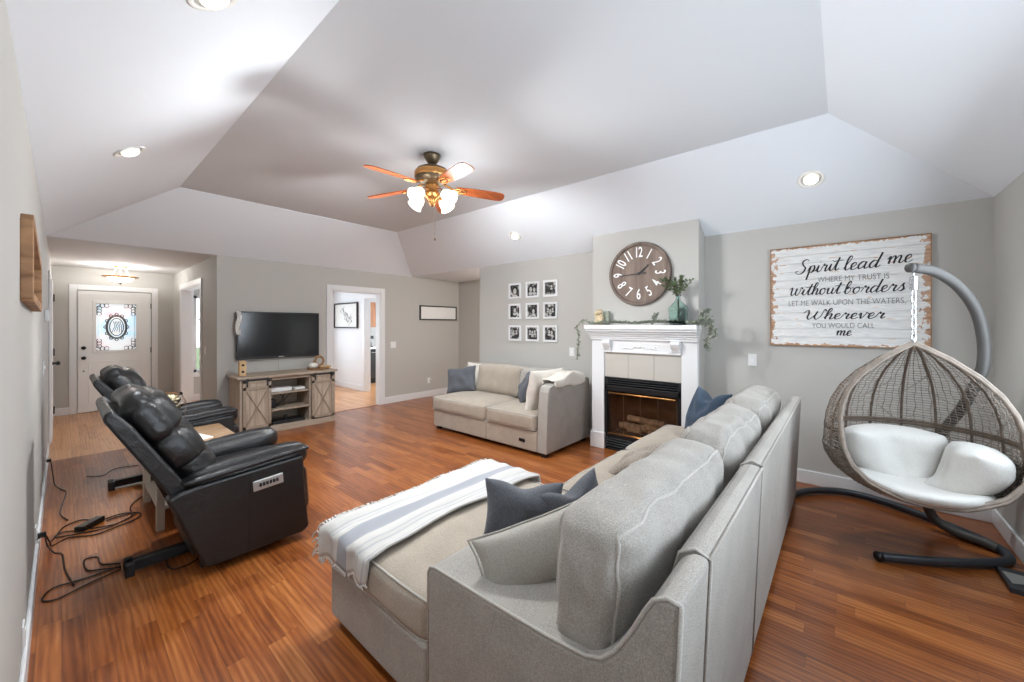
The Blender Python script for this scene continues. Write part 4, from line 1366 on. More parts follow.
for k in range(NP):
    z0 = GZ0_ + (GZ1_ - GZ0_) * k / NP
    bk_.box(XF - .024, XF - .004, GY0, GY1, z0 + .0015, z0 + (GZ1_ - GZ0_) / NP - .0015)
bk_.box(XF - .012, XF - .002, GY0, GY1, GZ0_, GZ1_)
bk_.build('plank_board', sm, sg)
fr = MB().box(XF - .03, XF, GY0 - .006, GY0, GZ0_ - .006, GZ1_ + .006).box(XF - .03, XF, GY1, GY1 + .006, GZ0_ - .006, GZ1_ + .006).box(XF - .03, XF, GY0, GY1, GZ0_ - .006, GZ0_).box(XF - .03, XF, GY0, GY1, GZ1_, GZ1_ + .006)
fr.build('frame', M['oakrough'], sg)
M['ink'] = mat('black_lettering', S(42, 40, 42), .7)
M['ink_thin'] = mat('grey_lettering', S(112, 110, 110), .7)
GL = {
 'S': (1.05, [[(.95, 1.75), (.7, 2.05), (.35, 1.75), (.45, 1.25), (.75, .8), (.6, .15), (.2, -.05), (-.15, .25), (.05, .45)]]),
 'p': (.8, [[(0, .3), (.2, 1), (.16, 0), (.08, -1)], [(.15, .3), (.3, .9), (.55, 1), (.62, .5), (.4, .02), (.18, .15)], [(.5, .08), (.8, .3)]]),
 'i': (.5, [[(0, .2), (.2, .98), (.16, .25), (.3, 0), (.5, .25)], [(.26, 1.38), (.3, 1.48)]]),
 'r': (.68, [[(0, .2), (.2, 1.1), (.28, .85), (.5, .88), (.42, .3), (.5, 0), (.7, .25)]]),
 't': (.52, [[(0, .25), (.35, 1.85), (.2, .6), (.22, .1), (.36, 0), (.54, .25)], [(-.15, 1.25), (.25, 1.35), (.75, 1.35)]]),
 'l': (.45, [[(0, .25), (.38, 1.6), (.3, 2), (.14, 1.6), (.12, .35), (.26, 0), (.46, .25)]]),
 'e': (.56, [[(0, .25), (.38, .6), (.34, 1), (.1, .75), (.14, .1), (.34, 0), (.58, .25)]]),
 'a': (.8, [[(.55, .85), (.3, 1), (.05, .5), (.18, 0), (.45, .4), (.56, .95)], [(.56, .95), (.5, .25), (.62, 0), (.82, .25)]]),
 'd': (.8, [[(.52, .85), (.28, 1), (.05, .5), (.18, 0), (.45, .4), (.68, 2)], [(.68, 2), (.52, .25), (.62, 0), (.82, .25)]]),
 'm': (1.12, [[(0, .6), (.15, 1), (.16, 0)], [(.16, .4), (.36, 1), (.5, .85), (.5, 0)], [(.5, .4), (.72, 1), (.86, .85), (.84, .15), (.95, 0), (1.14, .25)]]),
 'h': (.74, [[(0, .25), (.38, 1.6), (.3, 2), (.15, 1.5), (.12, 0)], [(.12, .35), (.38, 1), (.52, .8), (.48, .15), (.58, 0), (.76, .25)]]),
 'o': (.7, [[(.4, 1), (.1, .75), (.12, .15), (.36, 0), (.52, .5), (.4, 1), (.5, .8), (.74, .85)]]),
 'u': (.78, [[(0, .6), (.12, 1), (.1, .25), (.26, 0), (.48, .4), (.55, 1)], [(.55, 1), (.5, .25), (.62, 0), (.8, .25)]]),
 'b': (.7, [[(0, .25), (.38, 1.6), (.3, 2), (.14, 1.5), (.14, .25), (.32, 0), (.52, .5), (.38, .98), (.2, .75)], [(.45, .85), (.72, .9)]]),
 's': (.56, [[(0, .2), (.3, 1.15), (.3, .85), (.42, .35), (.26, 0), (.06, .12)], [(.3, .02), (.58, .25)]]),
 'n': (.8, [[(0, .6), (.15, 1), (.16, 0)], [(.16, .4), (.4, 1), (.54, .85), (.52, .15), (.62, 0), (.82, .25)]]),
 'v': (.66, [[(0, .6), (.12, 1), (.24, 0), (.5, .9), (.45, 1.05), (.7, .9)]]),
 'w': (1.15, [[(-.15, 1.0), (.1, 1.35), (.12, .3), (.3, 0), (.52, .5), (.6, 1.2)], [(.6, 1.2), (.56, .3), (.74, 0), (.95, .5), (1.0, 1.3), (1.2, 1.05)]]),
 'W': (1.5, [[(-.3, 1.2), (0, 1.75), (.15, 1.2), (.15, .4), (.35, 0), (.62, .6), (.8, 1.5)], [(.8, 1.5), (.72, .4), (.95, 0), (1.2, .6), (1.3, 1.8), (1.5, 1.5)]]),
 ' ': (.45, []),
}


def script_text(body, y_left, y_right, z_base, xh, thick, parent, slant=.18, tilt=0.0):
    tot = sum(GL[c][0] for c in body)
    sxx = abs(y_right - y_left) / tot
    xo = 0
    mb = MB()
    for ch in body:
        adv, strokes = GL[ch]
        for stk in strokes:
            P_ = smooth_path([(xo + a_, b_, 0) for a_, b_ in stk], 5)
            pts = []; rs = []
            for i_, p_ in enumerate(P_):
                nx_ = P_[min(i_ + 1, len(P_) - 1)] - P_[max(i_ - 1, 0)]
                down = abs(nx_.y) / (nx_.length + 1e-6) if nx_.y < 0 else 0
                rs.append(thick * (.55 + .65 * down))
                X_ = (p_.x + slant * p_.y) * sxx
                pts.append((XF - .0255, y_left - X_, z_base + p_.y * xh + tilt * X_))
            mb.tube(pts, rs, 6, flat=(1, 0, 0))
        xo += adv
    return mb.build('script_line', M['ink'], parent, smooth=False)


script_text('Spirit', .33, .03, 1.952, .062, .0062, sg, tilt=.04)
script_text('lead', 0.0, -.235, 1.957, .060, .0062, sg, tilt=.04)
script_text('me', -.275, -.425, 1.985, .060, .0062, sg, tilt=.04)
script_text('without', .385, .02, 1.752, .054, .0058, sg, tilt=.01)
script_text('borders', .0, -.385, 1.750, .054, .0058, sg, tilt=.02)
script_text('Wherever', .27, -.265, 1.527, .048, .0062, sg, tilt=.01)
script_text('me', .05, -.055, 1.383, .042, .0056, sg)
for (body, yc, zc, sz, wd) in (('WHERE MY TRUST IS', -.06, 1.885, .070, .47), ('LET ME WALK UPON THE WATERS,', 0.0, 1.675, .070, .78), ('YOU WOULD CALL', .005, 1.468, .066, .42)):
    o = text_mesh(body, sz, (XF - .0265, yc, zc), wallrot(), M['ink_thin'], 'print_line', sg, .002, -.0008, 1.0, 1.0)
    ext = max(v.co.y for v in o.data.vertices) - min(v.co.y for v in o.data.vertices)
    o.data.transform(Matrix.Diagonal((1, wd / ext, 1, 1)))

# ================================================================ FIREPLACE
fp = empty('fireplace_mantel', (4.21, 1.73, 0), 'white painted fireplace mantel surround with carved corbels on the chimney breast', 'fireplace mantel')
PX = 4.215
for (y0, y1) in ((1.125, 1.285), (2.172, 2.332)):
    p_ = MB().box(PX + .01, BX, y0, y1, 0, 1.33).build('pilaster', M['trim'], fp, bevel=.004)
    MB().box(PX - .012, BX, y0 - .012, y1 + .012, 0, .19).build('plinth', M['trim'], p_, bevel=.006)
    for s_ in (.04, .08, .12):
        pass
MB().box(PX + .01, BX, 1.285, 2.172, 1.155, 1.33).build('frieze', M['trim'], fp, bevel=.004)
MB().box(PX - .004, PX + .01, 1.285, 2.172, 1.155, 1.175).build('frieze_bead', M['trim'], fp, bevel=.003)
mold = [(BX, 1.30), (PX - .005, 1.30), (PX - .012, 1.325), (PX - .035, 1.345), (PX - .06, 1.385), (PX - .095, 1.40), (PX - .11, 1.42), (PX - .13, 1.425), (PX - .135, 1.445), (PX - .135, 1.475), (BX, 1.475)]
# stepped so that the shelf returns at both ends
sh = MB()
for (z0, z1, out) in ((1.30, 1.325, .015), (1.325, 1.35, .03), (1.35, 1.375, .05), (1.375, 1.40, .075), (1.40, 1.425, .105), (1.425, 1.475, .125)):
    sh.box(PX - out, BX, 1.122 - out * .18, 2.335 + out * .25, z0, z1)
sh.build('mantel_shelf', M['trim'], fp, bevel=.005, seg=2)
for yc in (1.335, 2.12):
    c_ = MB()
    c_.prism([(PX + .01, 1.30), (PX - .055, 1.30), (PX - .062, 1.268), (PX - .045, 1.24), (PX - .02, 1.21), (PX - .018, 1.185), (PX + .01, 1.165)], 'y', yc - .048, yc + .048)
    cb_ = c_.build('corbel', M['trim'], fp, bevel=.006)
    s_ = MB()
    for sd in (-.050, .050):
        s_.tube([(PX - .018 + .017 * math.cos(t_ * .6) * (1 - t_ * .05), yc + sd, 1.272 + .019 * math.sin(t_ * .6) * (1 - t_ * .05)) for t_ in range(14)], .004, 5)
        s_.tube([(PX - .006 + .010 * math.cos(t_ * .6), yc + sd, 1.19 + .012 * math.sin(t_ * .6)) for t_ in range(11)], .003, 5)
    for k in range(3):
        s_.tube([(PX - .047, yc - .02 + .02 * k, 1.29), (PX - .046, yc - .02 + .02 * k, 1.265), (PX - .03, yc - .02 + .02 * k, 1.235), (PX - .018, yc - .02 + .02 * k, 1.195)], .006, 6)
    s_.build('scroll', M['trim'], cb_, smooth=True)
orn = MB()
for sd in (-1, 1):
    yy_ = 1.73
    orn.tube(smooth_path([(PX + .006, yy_, 1.215), (PX + .003, yy_ + sd * .05, 1.23), (PX + .003, yy_ + sd * .10, 1.205), (PX + .005, yy_ + sd * .15, 1.215), (PX + .006, yy_ + sd * .20, 1.20)], 5), .006, 6)
    for k in range(5):
        orn.sphere((PX + .006, yy_ + sd * (.03 + .038 * k), 1.222 + .012 * math.sin(k * 2)), .013 - .001 * k, 8, 6, (.5, 1.2, .8))
orn.sphere((PX + .004, 1.73, 1.235), .022, 12, 8, (.5, 1.2, 1))
orn.build('carved_swag', M['trim'], fp, smooth=True)
# pale tile slip above the firebox
M['tile'] = mat('greige_tile', S(190, 186, 178), .35)
for k in range(3):
    y0 = 1.285 + k * .2957
    MB().box(4.245, BX + .01, y0 + .0015, y0 + .2942, .862, 1.155).build('tile', M['tile'], fp, bevel=.002)

fb = empty('fireplace_insert', (4.25, 1.73, 0), 'black gas fireplace insert with brass trims, glass doors and pale logs', 'fireplace')
FX = 4.235
ins = MB().box(FX, BX + .2, 1.29, 1.325, .0, .86).box(FX, BX + .2, 2.135, 2.17, .0, .86).box(FX, BX + .2, 1.29, 2.17, .70, .76)
ins.box(FX + .005, BX + .2, 1.29, 2.17, .84, .86).box(FX + .03, BX + .2, 1.29, 2.17, .76, .84)
ins.box(FX, BX + .2, 1.29, 2.17, .0, .02).box(FX + .03, BX + .2, 1.29, 2.17, .02, .165).box(FX, BX + .2, 1.29, 2.17, .155, .185)
ins.build('firebox_frame', M['black'], fb, bevel=.003)
for zz in (.775, .80, .825, .04, .07, .10, .13):
    MB().obox((FX + .012, 1.73, zz), (.035, .87, .006), Matrix.Rotation(R(35), 3, 'Y')).build('louver', M['black'], fb)
M['brick'] = mat('dark_firebrick', S(72, 57, 46), .9, var=.3, vscale=12)
MB().box(4.45, 4.47, 1.325, 2.135, .18, .72).box(FX + .03, 4.47, 1.315, 1.327, .18, .72).box(FX + .03, 4.47, 2.133, 2.145, .18, .72).box(FX + .03, 4.47, 1.32, 2.14, .17, .187).build('firebox_lining', M['brick'], fb)
for zz in (.675, .20):
    MB().tube([(FX - .006, 1.345, zz), (FX - .006, 2.115, zz)], .011, 10).build('brass_bar', M['brass'], fb, smooth=True)
M['smoke'] = bpy.data.materials.new('smoked_glass'); M['smoke'].use_nodes = True
nt = M['smoke'].node_tree; b = nt.nodes['Principled BSDF']
tr_ = nt.nodes.new('ShaderNodeBsdfTransparent'); tr_.inputs[0].default_value = (.86, .80, .74, 1)
gl_ = nt.nodes.new('ShaderNodeBsdfGlossy'); gl_.inputs['Roughness'].default_value = .04
ms = nt.nodes.new('ShaderNodeMixShader'); fz = nt.nodes.new('ShaderNodeFresnel'); fz.inputs[0].default_value = 1.5
nt.links.new(fz.outputs[0], ms.inputs[0]); nt.links.new(tr_.outputs[0], ms.inputs[1]); nt.links.new(gl_.outputs[0], ms.inputs[2])
nt.links.new(ms.outputs[0], nt.nodes['Material Output'].inputs[0])
for k in range(4):
    y0 = 1.335 + k * .1985
    g_o = MB().box(FX + .004, FX + .008, y0 + .002, y0 + .1965, .215, .665).build('glass_door', M['smoke'], fb)
    MB().box(FX + .001, FX + .006, y0 - .002, y0 + .002, .215, .665).build('door_edge', M['bronze'], g_o)
M['log'] = mat('pale_ceramic_log', S(222, 206, 184), .9, bump=.6, bscale=30, var=.35, vscale=18)
for (y0, y1, x, z, rr) in ((1.45, 1.75, 4.36, .29, .042), (1.70, 2.02, 4.34, .285, .048), (1.52, 1.95, 4.41, .36, .040), (1.50, 1.66, 4.31, .25, .03), (1.75, 1.92, 4.315, .25, .03)):
    P_ = [(x + .012 * noise.noise(Vector((k, z * 9, 0))), y0 + (y1 - y0) * k / 8, z + .02 * noise.noise(Vector((k * .7, x * 9, 4)))) for k in range(9)]
    MB().tube(P_, [rr * (.75 + .4 * abs(noise.noise(Vector((k * .9, y0 * 7, 1))))) for k in range(9)], 10).build('log', M['log'], fb, smooth=True)
MB().box(4.28, 4.44, 1.42, 2.05, .20, .235).build('grate', M['iron'], fb, bevel=.004)

# mantel decorations
M['teal_glass'] = mat('teal_glass', S(226, 246, 241), .03, trans=1.0, ior=1.2)
VX, VY = 4.17, 1.30
vs_ = MB().lathe([(.080, 0), (.092, .012), (.094, .10), (.098, .165), (.085, .19), (.045, .23), (.024, .255), (.021, .29), (.028, .31), (.024, .31), (.017, .29), (.020, .255), (.042, .226), (.080, .185), (.092, .163), (.088, .10), (.086, .018), (.07, .008)], (VX, VY, 1.477), 28, capb=True)
vase = vs_.build('glass_bottle_vase', M['teal_glass'], None, smooth=True, label='teal glass bottle vase holding green sprigs on the right of the mantel', cat='vase')
M['leaf'] = mat('eucalyptus_leaf', S(98, 116, 82), .6, var=.25, vscale=25)
M['leaf_pale'] = mat('dusty_leaf', S(150, 157, 142), .7, var=.25, vscale=30)
M['stem'] = mat('brown_stem', S(88, 74, 56), .7)


def leaf(mb, p, d, up, ln, wd):
    d = Vector(d).normalized(); s_ = d.cross(Vector(up)); s_ = s_.normalized() if s_.length > 1e-4 else d.orthogonal().normalized()
    n_ = s_.cross(d)
    p = Vector(p)
    pts = [p, p + d * ln * .3 + s_ * wd + n_ * ln * .06, p + d * ln * .7 + s_ * wd * .8, p + d * ln, p + d * ln * .7 - s_ * wd * .8, p + d * ln * .3 - s_ * wd + n_ * ln * .06]
    mid = p + d * ln * .5 - n_ * ln * .06
    i0 = [mb.bm.verts.new(q_) for q_ in pts]; c_ = mb.bm.verts.new(mid)
    for k in range(6):
        mb.bm.faces.new((i0[k], i0[(k + 1) % 6], c_))


random.seed(21)
sp = empty('eucalyptus_sprigs', (VX, VY, 1.70), 'green eucalyptus sprigs standing in the teal glass vase', 'plant')
stm = MB(); lf = MB()
for k in range(17):
    a_ = random.random() * 2 * PI; sp_r = random.uniform(.05, .21); hgt_ = random.uniform(.20, .30)
    top = Vector((VX - abs(math.cos(a_)) * sp_r * .35, VY + math.sin(a_) * sp_r * 1.0, 1.70 + hgt_))
    P_ = smooth_path([(VX, VY, 1.60), (VX, VY, 1.76), Vector((VX, VY, 1.70)) * .4 + top * .6 + Vector((0, 0, .03)), top], 5)
    stm.tube(P_, .0022, 4)
    for i_ in range(7, len(P_)):
        for r__ in range(2):
            dd = Vector((random.uniform(-1, 1), random.uniform(-1, 1), random.uniform(-.3, 1)))
            leaf(lf, P_[i_], dd, (random.random(), random.random(), 1), random.uniform(.022, .038), random.uniform(.008, .013))
stm.build('stems', M['stem'], sp); lf.build('leaves', M['leaf'], sp, kind='stuff')
# garland along the shelf and down both ends
ga = empty('leaf_garland', (4.14, 1.72, 1.476), 'dusty green leaf garland trailing along the mantel and hanging off both ends', 'garland')
stm = MB(); lf = MB()
paths = [smooth_path([(4.15, 2.30, 1.485), (4.13, 2.0, 1.50), (4.16, 1.75, 1.49), (4.13, 1.5, 1.505), (4.15, 1.25, 1.49), (4.13, 1.03, 1.49)], 14),
         smooth_path([(4.14, 2.28, 1.49), (4.12, 2.40, 1.53), (4.11, 2.47, 1.46), (4.12, 2.455, 1.33), (4.13, 2.47, 1.20), (4.14, 2.49, 1.07)], 7),
         smooth_path([(4.13, 1.10, 1.49), (4.12, 1.01, 1.55), (4.10, .965, 1.50), (4.11, .985, 1.40), (4.12, 1.02, 1.30), (4.13, 1.0, 1.24)], 7),
         smooth_path([(4.13, 1.08, 1.50), (4.13, 1.04, 1.60), (4.13, 1.00, 1.62)], 7),
         smooth_path([(4.14, 1.55, 1.49), (4.14, 1.53, 1.56), (4.15, 1.51, 1.60)], 6),
         smooth_path([(4.13, 1.02, 1.48), (4.08, .94, 1.44), (4.09, .93, 1.36)], 7)]
for pi_, P_ in enumerate(paths):
    stm.tube(P_, .0028, 5)
    for i_, p_ in enumerate(P_):
        dens = 7 if pi_ == 0 else (3 if pi_ != 1 else 2)
        for r__ in range(dens):
            dd = Vector((random.uniform(-1, .6), random.uniform(-1, 1), random.uniform(-.1 if pi_ == 0 else -1, .9)))
            leaf(lf, p_, dd, (random.random(), random.random(), 1), random.uniform(.025, .05), random.uniform(.008, .014))
stm.build('stems', M['stem'], ga); lf.build('leaves', M['leaf_pale'], ga, kind='stuff')
# small ornament at the left end of the mantel
fg = empty('mantel_figurine', (4.16, 2.20, 1.475), 'small cream and brown figurine beside a pale box at the left end of the mantel', 'ornament')
M['figur'] = mat('mottled_cream', S(206, 188, 152), .6, var=.4, vscale=45)
MB().box(4.14, 4.19, 2.15, 2.25, 1.476, 1.60).build('body', M['figur'], fg, bevel=.012)
MB().sphere((4.15, 2.19, 1.63), .035, 12, 8).sphere((4.14, 2.225, 1.615), .026, 10, 8).build('heads', M['figur'], fg, smooth=True)
MB().box(4.20, 4.24, 2.10, 2.17, 1.476, 1.64).build('box', M['leaf_pale'], fg, bevel=.004)

# ================================================================ CEILING FAN
FCX, FCY = 2.15, 2.78
fan = empty('ceiling_fan', (FCX, FCY, 2.99), 'ceiling fan with five wooden blades and four frosted lamp shades', 'ceiling fan')
M['cherry'] = wood('cherry_blade', S(150, 70, 30), S(196, 104, 52), .28, (3, 14, 3))
MB().lathe([(.075, 0), (.072, -.02), (.055, -.055), (.030, -.085), (.018, -.09)], (FCX, FCY, 2.99), 28).build('canopy', M['bronze'], fan, smooth=True)
MB().lathe([(.013, 0), (.013, -.10)], (FCX, FCY, 2.91), 12).build('downrod', M['bronze'], fan, smooth=True)
MB().lathe([(.02, .0), (.09, -.008), (.135, -.03), (.150, -.06), (.150, -.10), (.135, -.13), (.10, -.15), (.06, -.16)], (FCX, FCY, 2.885), 36).build('motor_housing', M['bronze'], fan, smooth=True)
MB().lathe([(.152, -.052), (.156, -.06), (.156, -.098), (.152, -.106)], (FCX, FCY, 2.885), 36, capb=False).build('motor_band', M['brass'], fan, smooth=True)
MB().lathe([(.055, 0), (.06, -.02), (.045, -.06), (.07, -.08), (.075, -.10), (.05, -.125), (.025, -.15), (.02, -.19), (.008, -.20)], (FCX, FCY, 2.73), 24).build('light_fitter', M['brass'], fan, smooth=True)
fwd = math.atan2(math.cos(R(49.4)), math.sin(R(49.4)))
for k in range(5):
    a_ = fwd + k * 2 * PI / 5
    u_ = Vector((math.cos(a_), math.sin(a_), 0)); s_ = Vector((-u_.y, u_.x, 0))
    pit = R(-13)
    sv = s_ * math.cos(pit) + Vector((0, 0, 1)) * math.sin(pit)
    nv = u_.cross(sv)
    c0 = Vector((FCX, FCY, 2.70))
    drop = lambda r_: Vector((0, 0, -.05 * (r_ - .2)))
    outl = [(.215, -.045), (.30, -.055), (.45, -.064), (.60, -.066), (.645, -.058), (.665, -.03), (.668, 0), (.665, .03), (.645, .058), (.60, .066), (.45, .064), (.30, .055), (.215, .045)]
    mb = MB()
    vs = [c0 + drop(r_) + u_ * r_ + sv * w__ + nv * .004 for r_, w__ in outl] + [c0 + drop(r_) + u_ * r_ + sv * w__ - nv * .004 for r_, w__ in outl]
    n_ = len(outl)
    mb.add(vs, [tuple(range(n_)), tuple(range(n_, 2 * n_))[::-1]] + [(i, (i + 1) % n_, n_ + (i + 1) % n_, n_ + i) for i in range(n_)])
    bl_ = mb.build('blade', M['cherry'], fan)
    ir = MB()
    ir.tube(smooth_path([c0 + u_ * .10 + Vector((0, 0, .04)), c0 + u_ * .15 + Vector((0, 0, .02)), c0 + u_ * .20 + drop(.2) - nv * .008, c0 + u_ * .27 + drop(.27) - nv * .008], 4), .010, 8)
    for sd in (-1, 1):
        ir.tube(smooth_path([c0 + u_ * .17 + drop(.17) - nv * .006, c0 + u_ * .22 + sv * sd * .035 + drop(.22) - nv * .008, c0 + u_ * .29 + sv * sd * .022 + drop(.29) - nv * .008, c0 + u_ * .31 + drop(.31) - nv * .008], 4), .006, 6)
    ir.build('blade_iron', M['brass'], bl_, smooth=True)
M['shade'] = mat('frosted_shade', S(255, 250, 240), .4, emit=1.0, ecol=S(255, 244, 224))
for k in range(4):
    a_ = fwd + PI / 4 + k * PI / 2 + .25
    u_ = Vector((math.cos(a_), math.sin(a_), 0))
    c0 = Vector((FCX, FCY, 2.64))
    arm_ = MB()
    arm_.tube(smooth_path([c0 + Vector((0, 0, -.03)), c0 + u_ * .05 + Vector((0, 0, .035)), c0 + u_ * .10 + Vector((0, 0, .03)), c0 + u_ * .125 + Vector((0, 0, -.01))], 5), .006, 7)
    arm_.tube(smooth_path([c0 + u_ * .03 + Vector((0, 0, -.08)), c0 + u_ * .07 + Vector((0, 0, -.03)), c0 + u_ * .055 + Vector((0, 0, .01)), c0 + u_ * .085 + Vector((0, 0, .02))], 5), .004, 6)
    ax = (u_ * .80 + Vector((0, 0, -.60))).normalized()
    p0 = c0 + u_ * .118 + Vector((0, 0, .0))
    arm_.lathe([(.016, -.01), (.022, .01), (.022, .025)], p0, 14, ax)
    ao = arm_.build('lamp_arm', M['brass'], fan, smooth=True)
    sh_ = MB().lathe([(.024, .012), (.042, .028), (.053, .055), (.054, .08), (.058, .105), (.072, .122), (.069, .122), (.055, .104), (.050, .08), (.049, .055), (.036, .03)], p0, 22, ax, capb=True)
    so = sh_.build('lamp_shade', M['shade'], ao, smooth=True)
    lamp('fan_bulb', 'POINT', p0 + ax * .15, 5.0, (.95, .98, 1.0), radius=.11)
    lamp('fan_bulb_beam', 'SPOT', p0 + ax * .13, 68.0, (.95, .98, 1.0), tuple(ax.to_track_quat('-Z', 'Y').to_euler()), radius=.05, spot=R(140))
ch = MB()
for k in range(26):
    ch.sphere((FCX + .03, FCY, 2.53 - k * .011), .0028, 6, 4)
ch.lathe([(.003, 0), (.007, -.008), (.008, -.02), (.004, -.03)], (FCX + .03, FCY, 2.262), 10)
ch.tube([(FCX + .03, FCY, 2.54), (FCX + .03, FCY, 2.255)], .0008, 4)
ch.build('pull_chain', M['bronze'], fan, smooth=True)

# ================================================================ RECESSED DOWNLIGHTS
M['glow'] = mat('lit_bulb', S(255, 248, 232), .4, emit=5.0, ecol=S(255, 242, 220))


def downlight(x, y, left, label, power):
    nrm = Vector((KS if left else -KS, 0, -1)).normalized()
    z = HC + ((x - XL) if left else (XF - x)) * KS
    p = Vector((x, y, z))
    r_ = empty('recessed_downlight', p, label, 'ceiling light', 'recessed downlights in the sloped ceiling')
    MB().lathe([(.070, -.004), (.092, -.004), (.094, .004), (.086, .009), (.072, .005)], p, 32, nrm, capb=False).build('trim_ring', M['white'], r_, smooth=True)
    MB().lathe([(.071, -.002), (.068, .003)], p, 32, nrm).build('baffle', M['silver'], r_)
    gl = MB().lathe([(.050, .002), (.050, .012), (.040, .024), (.02, .030)], p, 24, nrm).build('bulb', M['glow'], r_, smooth=True)
    lo = lamp('downlight_lamp', 'SPOT', p + nrm * .05, power, (.90, .96, 1.0), tuple(nrm.to_track_quat('-Z', 'Y').to_euler()), radius=.05, spot=R(115))
    return r_


downlight(.306, 3.729, True, 'recessed downlight in the left slope nearest the entry hall', 100)
downlight(.372, 1.80, True, 'recessed downlight at the top edge of the photo in the left slope', 35)
downlight(4.062, 3.427, False, 'small recessed downlight in the right slope above the photo wall', 50)
downlight(4.072, .202, False, 'recessed downlight in the right slope above the lettered sign', 45)

# entry hall semi-flush lamp
ex, ey = .62, 8.88
el = empty('hall_ceiling_lamp', (ex, ey, HC), 'brass semi-flush bowl lamp on the entry hall ceiling', 'ceiling light')
MB().lathe([(.085, 0), (.085, -.015), (.06, -.03), (.03, -.04)], (ex, ey, HC), 24).build('canopy', M['brass'], el, smooth=True)
rd = MB()
for k in range(3):
    a_ = k * 2 * PI / 3 + .4
    rd.tube(smooth_path([(ex + .05 * math.cos(a_), ey + .05 * math.sin(a_), HC - .02), (ex + .09 * math.cos(a_), ey + .09 * math.sin(a_), HC - .10), (ex + .14 * math.cos(a_), ey + .14 * math.sin(a_), HC - .17)], 5), .006, 6)
rd.tube([(ex, ey, HC - .03), (ex, ey, HC - .20)], .006, 6)
rd.build('support_rods', M['silver'], el, smooth=True)
MB().lathe([(.165, -.17), (.215, -.172), (.22, -.18), (.205, -.19), (.165, -.195)], (ex, ey, HC), 36, capb=False).build('brass_rim', M['brass'], el, smooth=True)
M['bowl'] = mat('lit_glass_bowl', S(255, 246, 230), .4, emit=2.6, ecol=S(255, 242, 222))
MB().lathe([(.165, -.18), (.155, -.215), (.12, -.245), (.07, -.262), (.01, -.268)], (ex, ey, HC), 32).build('glass_bowl', M['bowl'], el, smooth=True)
MB().lathe([(.012, -.262), (.016, -.28), (.006, -.30)], (ex, ey, HC), 12).build('finial', M['bronze'], el, smooth=True)
lamp('hall_bulb', 'POINT', (ex, ey, HC - .12), 26, (1, .97, .93), radius=.05)
lamp('hall_bulb', 'POINT', (5.2, 4.0, HC - .25), 30, (1, .9, .8), radius=.08)
hl = empty('hallway_ceiling_lamp', (5.2, 4.0, HC), 'flush ceiling lamp in the side hallway', 'ceiling light')
MB().lathe([(.13, 0), (.13, -.03), (.10, -.07), (.02, -.09)], (5.2, 4.0, HC), 24).build('glass_bowl', M['bowl'], hl, smooth=True)

# ================================================================ HANGING EGG CHAIR
HX, HY = 3.48, -.337
ZT, ZB = 1.365, .38
M['pole'] = mat('grey_pole', S(72, 70, 68), .5)
st = empty('hanging_chair_stand', (3.9, -.3, 0), 'dark grey tubular steel stand with curved arm holding the hanging chair', 'stand')
pole = smooth_path([Vector((HX + .65 * l_ + .99 * b_, HY - .76 * l_ - .1 * b_, z_)) for l_, b_, z_ in ((-.01, 0, 1.835), (.13, 0, 1.81), (.277, 0, 1.72), (.39, 0, 1.57), (.44, 0, 1.38), (.435, .02, 1.20), (.375, .13, 1.04), (.32, .30, .90), (.21, .44, .72), (.13, .50, .50), (.08, .53, .28), (.13, .50, .11), (.27, .38, .045), (.46, .20, .036), (.551, .093, .030))], 6)
MB().tube(pole, .030, 14).build('curved_pole', M['pole'], st, smooth=True)
MB().lathe([(.031, -.004), (.031, .012), (.022, .02)], (HX - .010, HY + .012, 1.835), 14, (-.62, .76, 0)).build('end_cap', M['pole'], st, smooth=True)
M['steel'] = mat('dark_slate_steel', S(62, 66, 72), .4, metal=.3)
base = smooth_path([(4.035, .335, .032), (4.09, .31, .032), (4.25, .21, .032), (4.38, .05, .032), (4.41, -.12, .032), (4.33, -.33, .032), (4.15, -.58, .032), (3.98, -.745, .032), (3.86, -.785, .032), (3.74, -.75, .032), (3.58, -.58, .032), (3.42, -.35, .032), (3.32, -.17, .032)], 6)
MB().tube(base, .027, 12).build('base_ring', M['steel'], st, smooth=True)
for (p_, dd) in (((3.315, -.165, .032), (-.45, .85, 0)), ((4.035, .335, .032), (-1, .5, 0))):
    MB().lathe([(.029, -.02), (.029, .008), (.02, .014)], p_, 12, dd).build('end_cap', M['black'], st, smooth=True)
MB().box(3.40, 3.66, -.83, -.70, 0, .030).build('foot_plate', M['steel'], st, bevel=.003)
MB().add([(3.46, -.72, .031), (3.60, -.71, .031), (3.60, -.80, .031), (3.50, -.80, .031)], [(0, 1, 2, 3)]).build('plate_label', M['silver'], st)
# spring and chain
M['chrome'] = mat('galvanised_chain', S(206, 208, 210), .25, metal=.9)
hk = empty('hanging_chain', (HX, HY, ZT + .02), 'silver chain and spring hanging the wicker chair from its pole', 'chain')
spg = [(HX + .016 * math.cos(t * .7), HY + .016 * math.sin(t * .7), 1.78 - t * .00085) for t in range(100)]
MB().tube(spg, .0045, 6).build('spring', M['chrome'], hk, smooth=True)
MB().tube([(HX, HY, 1.82), (HX, HY, 1.77)], .005, 6).build('hook', M['chrome'], hk, smooth=True)
nl_ = 8
for k in range(nl_):
    zc = 1.675 - k * .040
    turn = PI / 2 * (k % 2) + .6
    pts = []
    for q in range(16):
        a_ = q * 2 * PI / 16
        r_ = .012 * math.cos(a_); zz = .027 * math.sin(a_)
        pts.append((HX + r_ * math.cos(turn), HY + r_ * math.sin(turn), zc + zz))
    MB().tube(pts, .0045, 6, closed=True).build('chain_link', M['chrome'], hk, smooth=True)

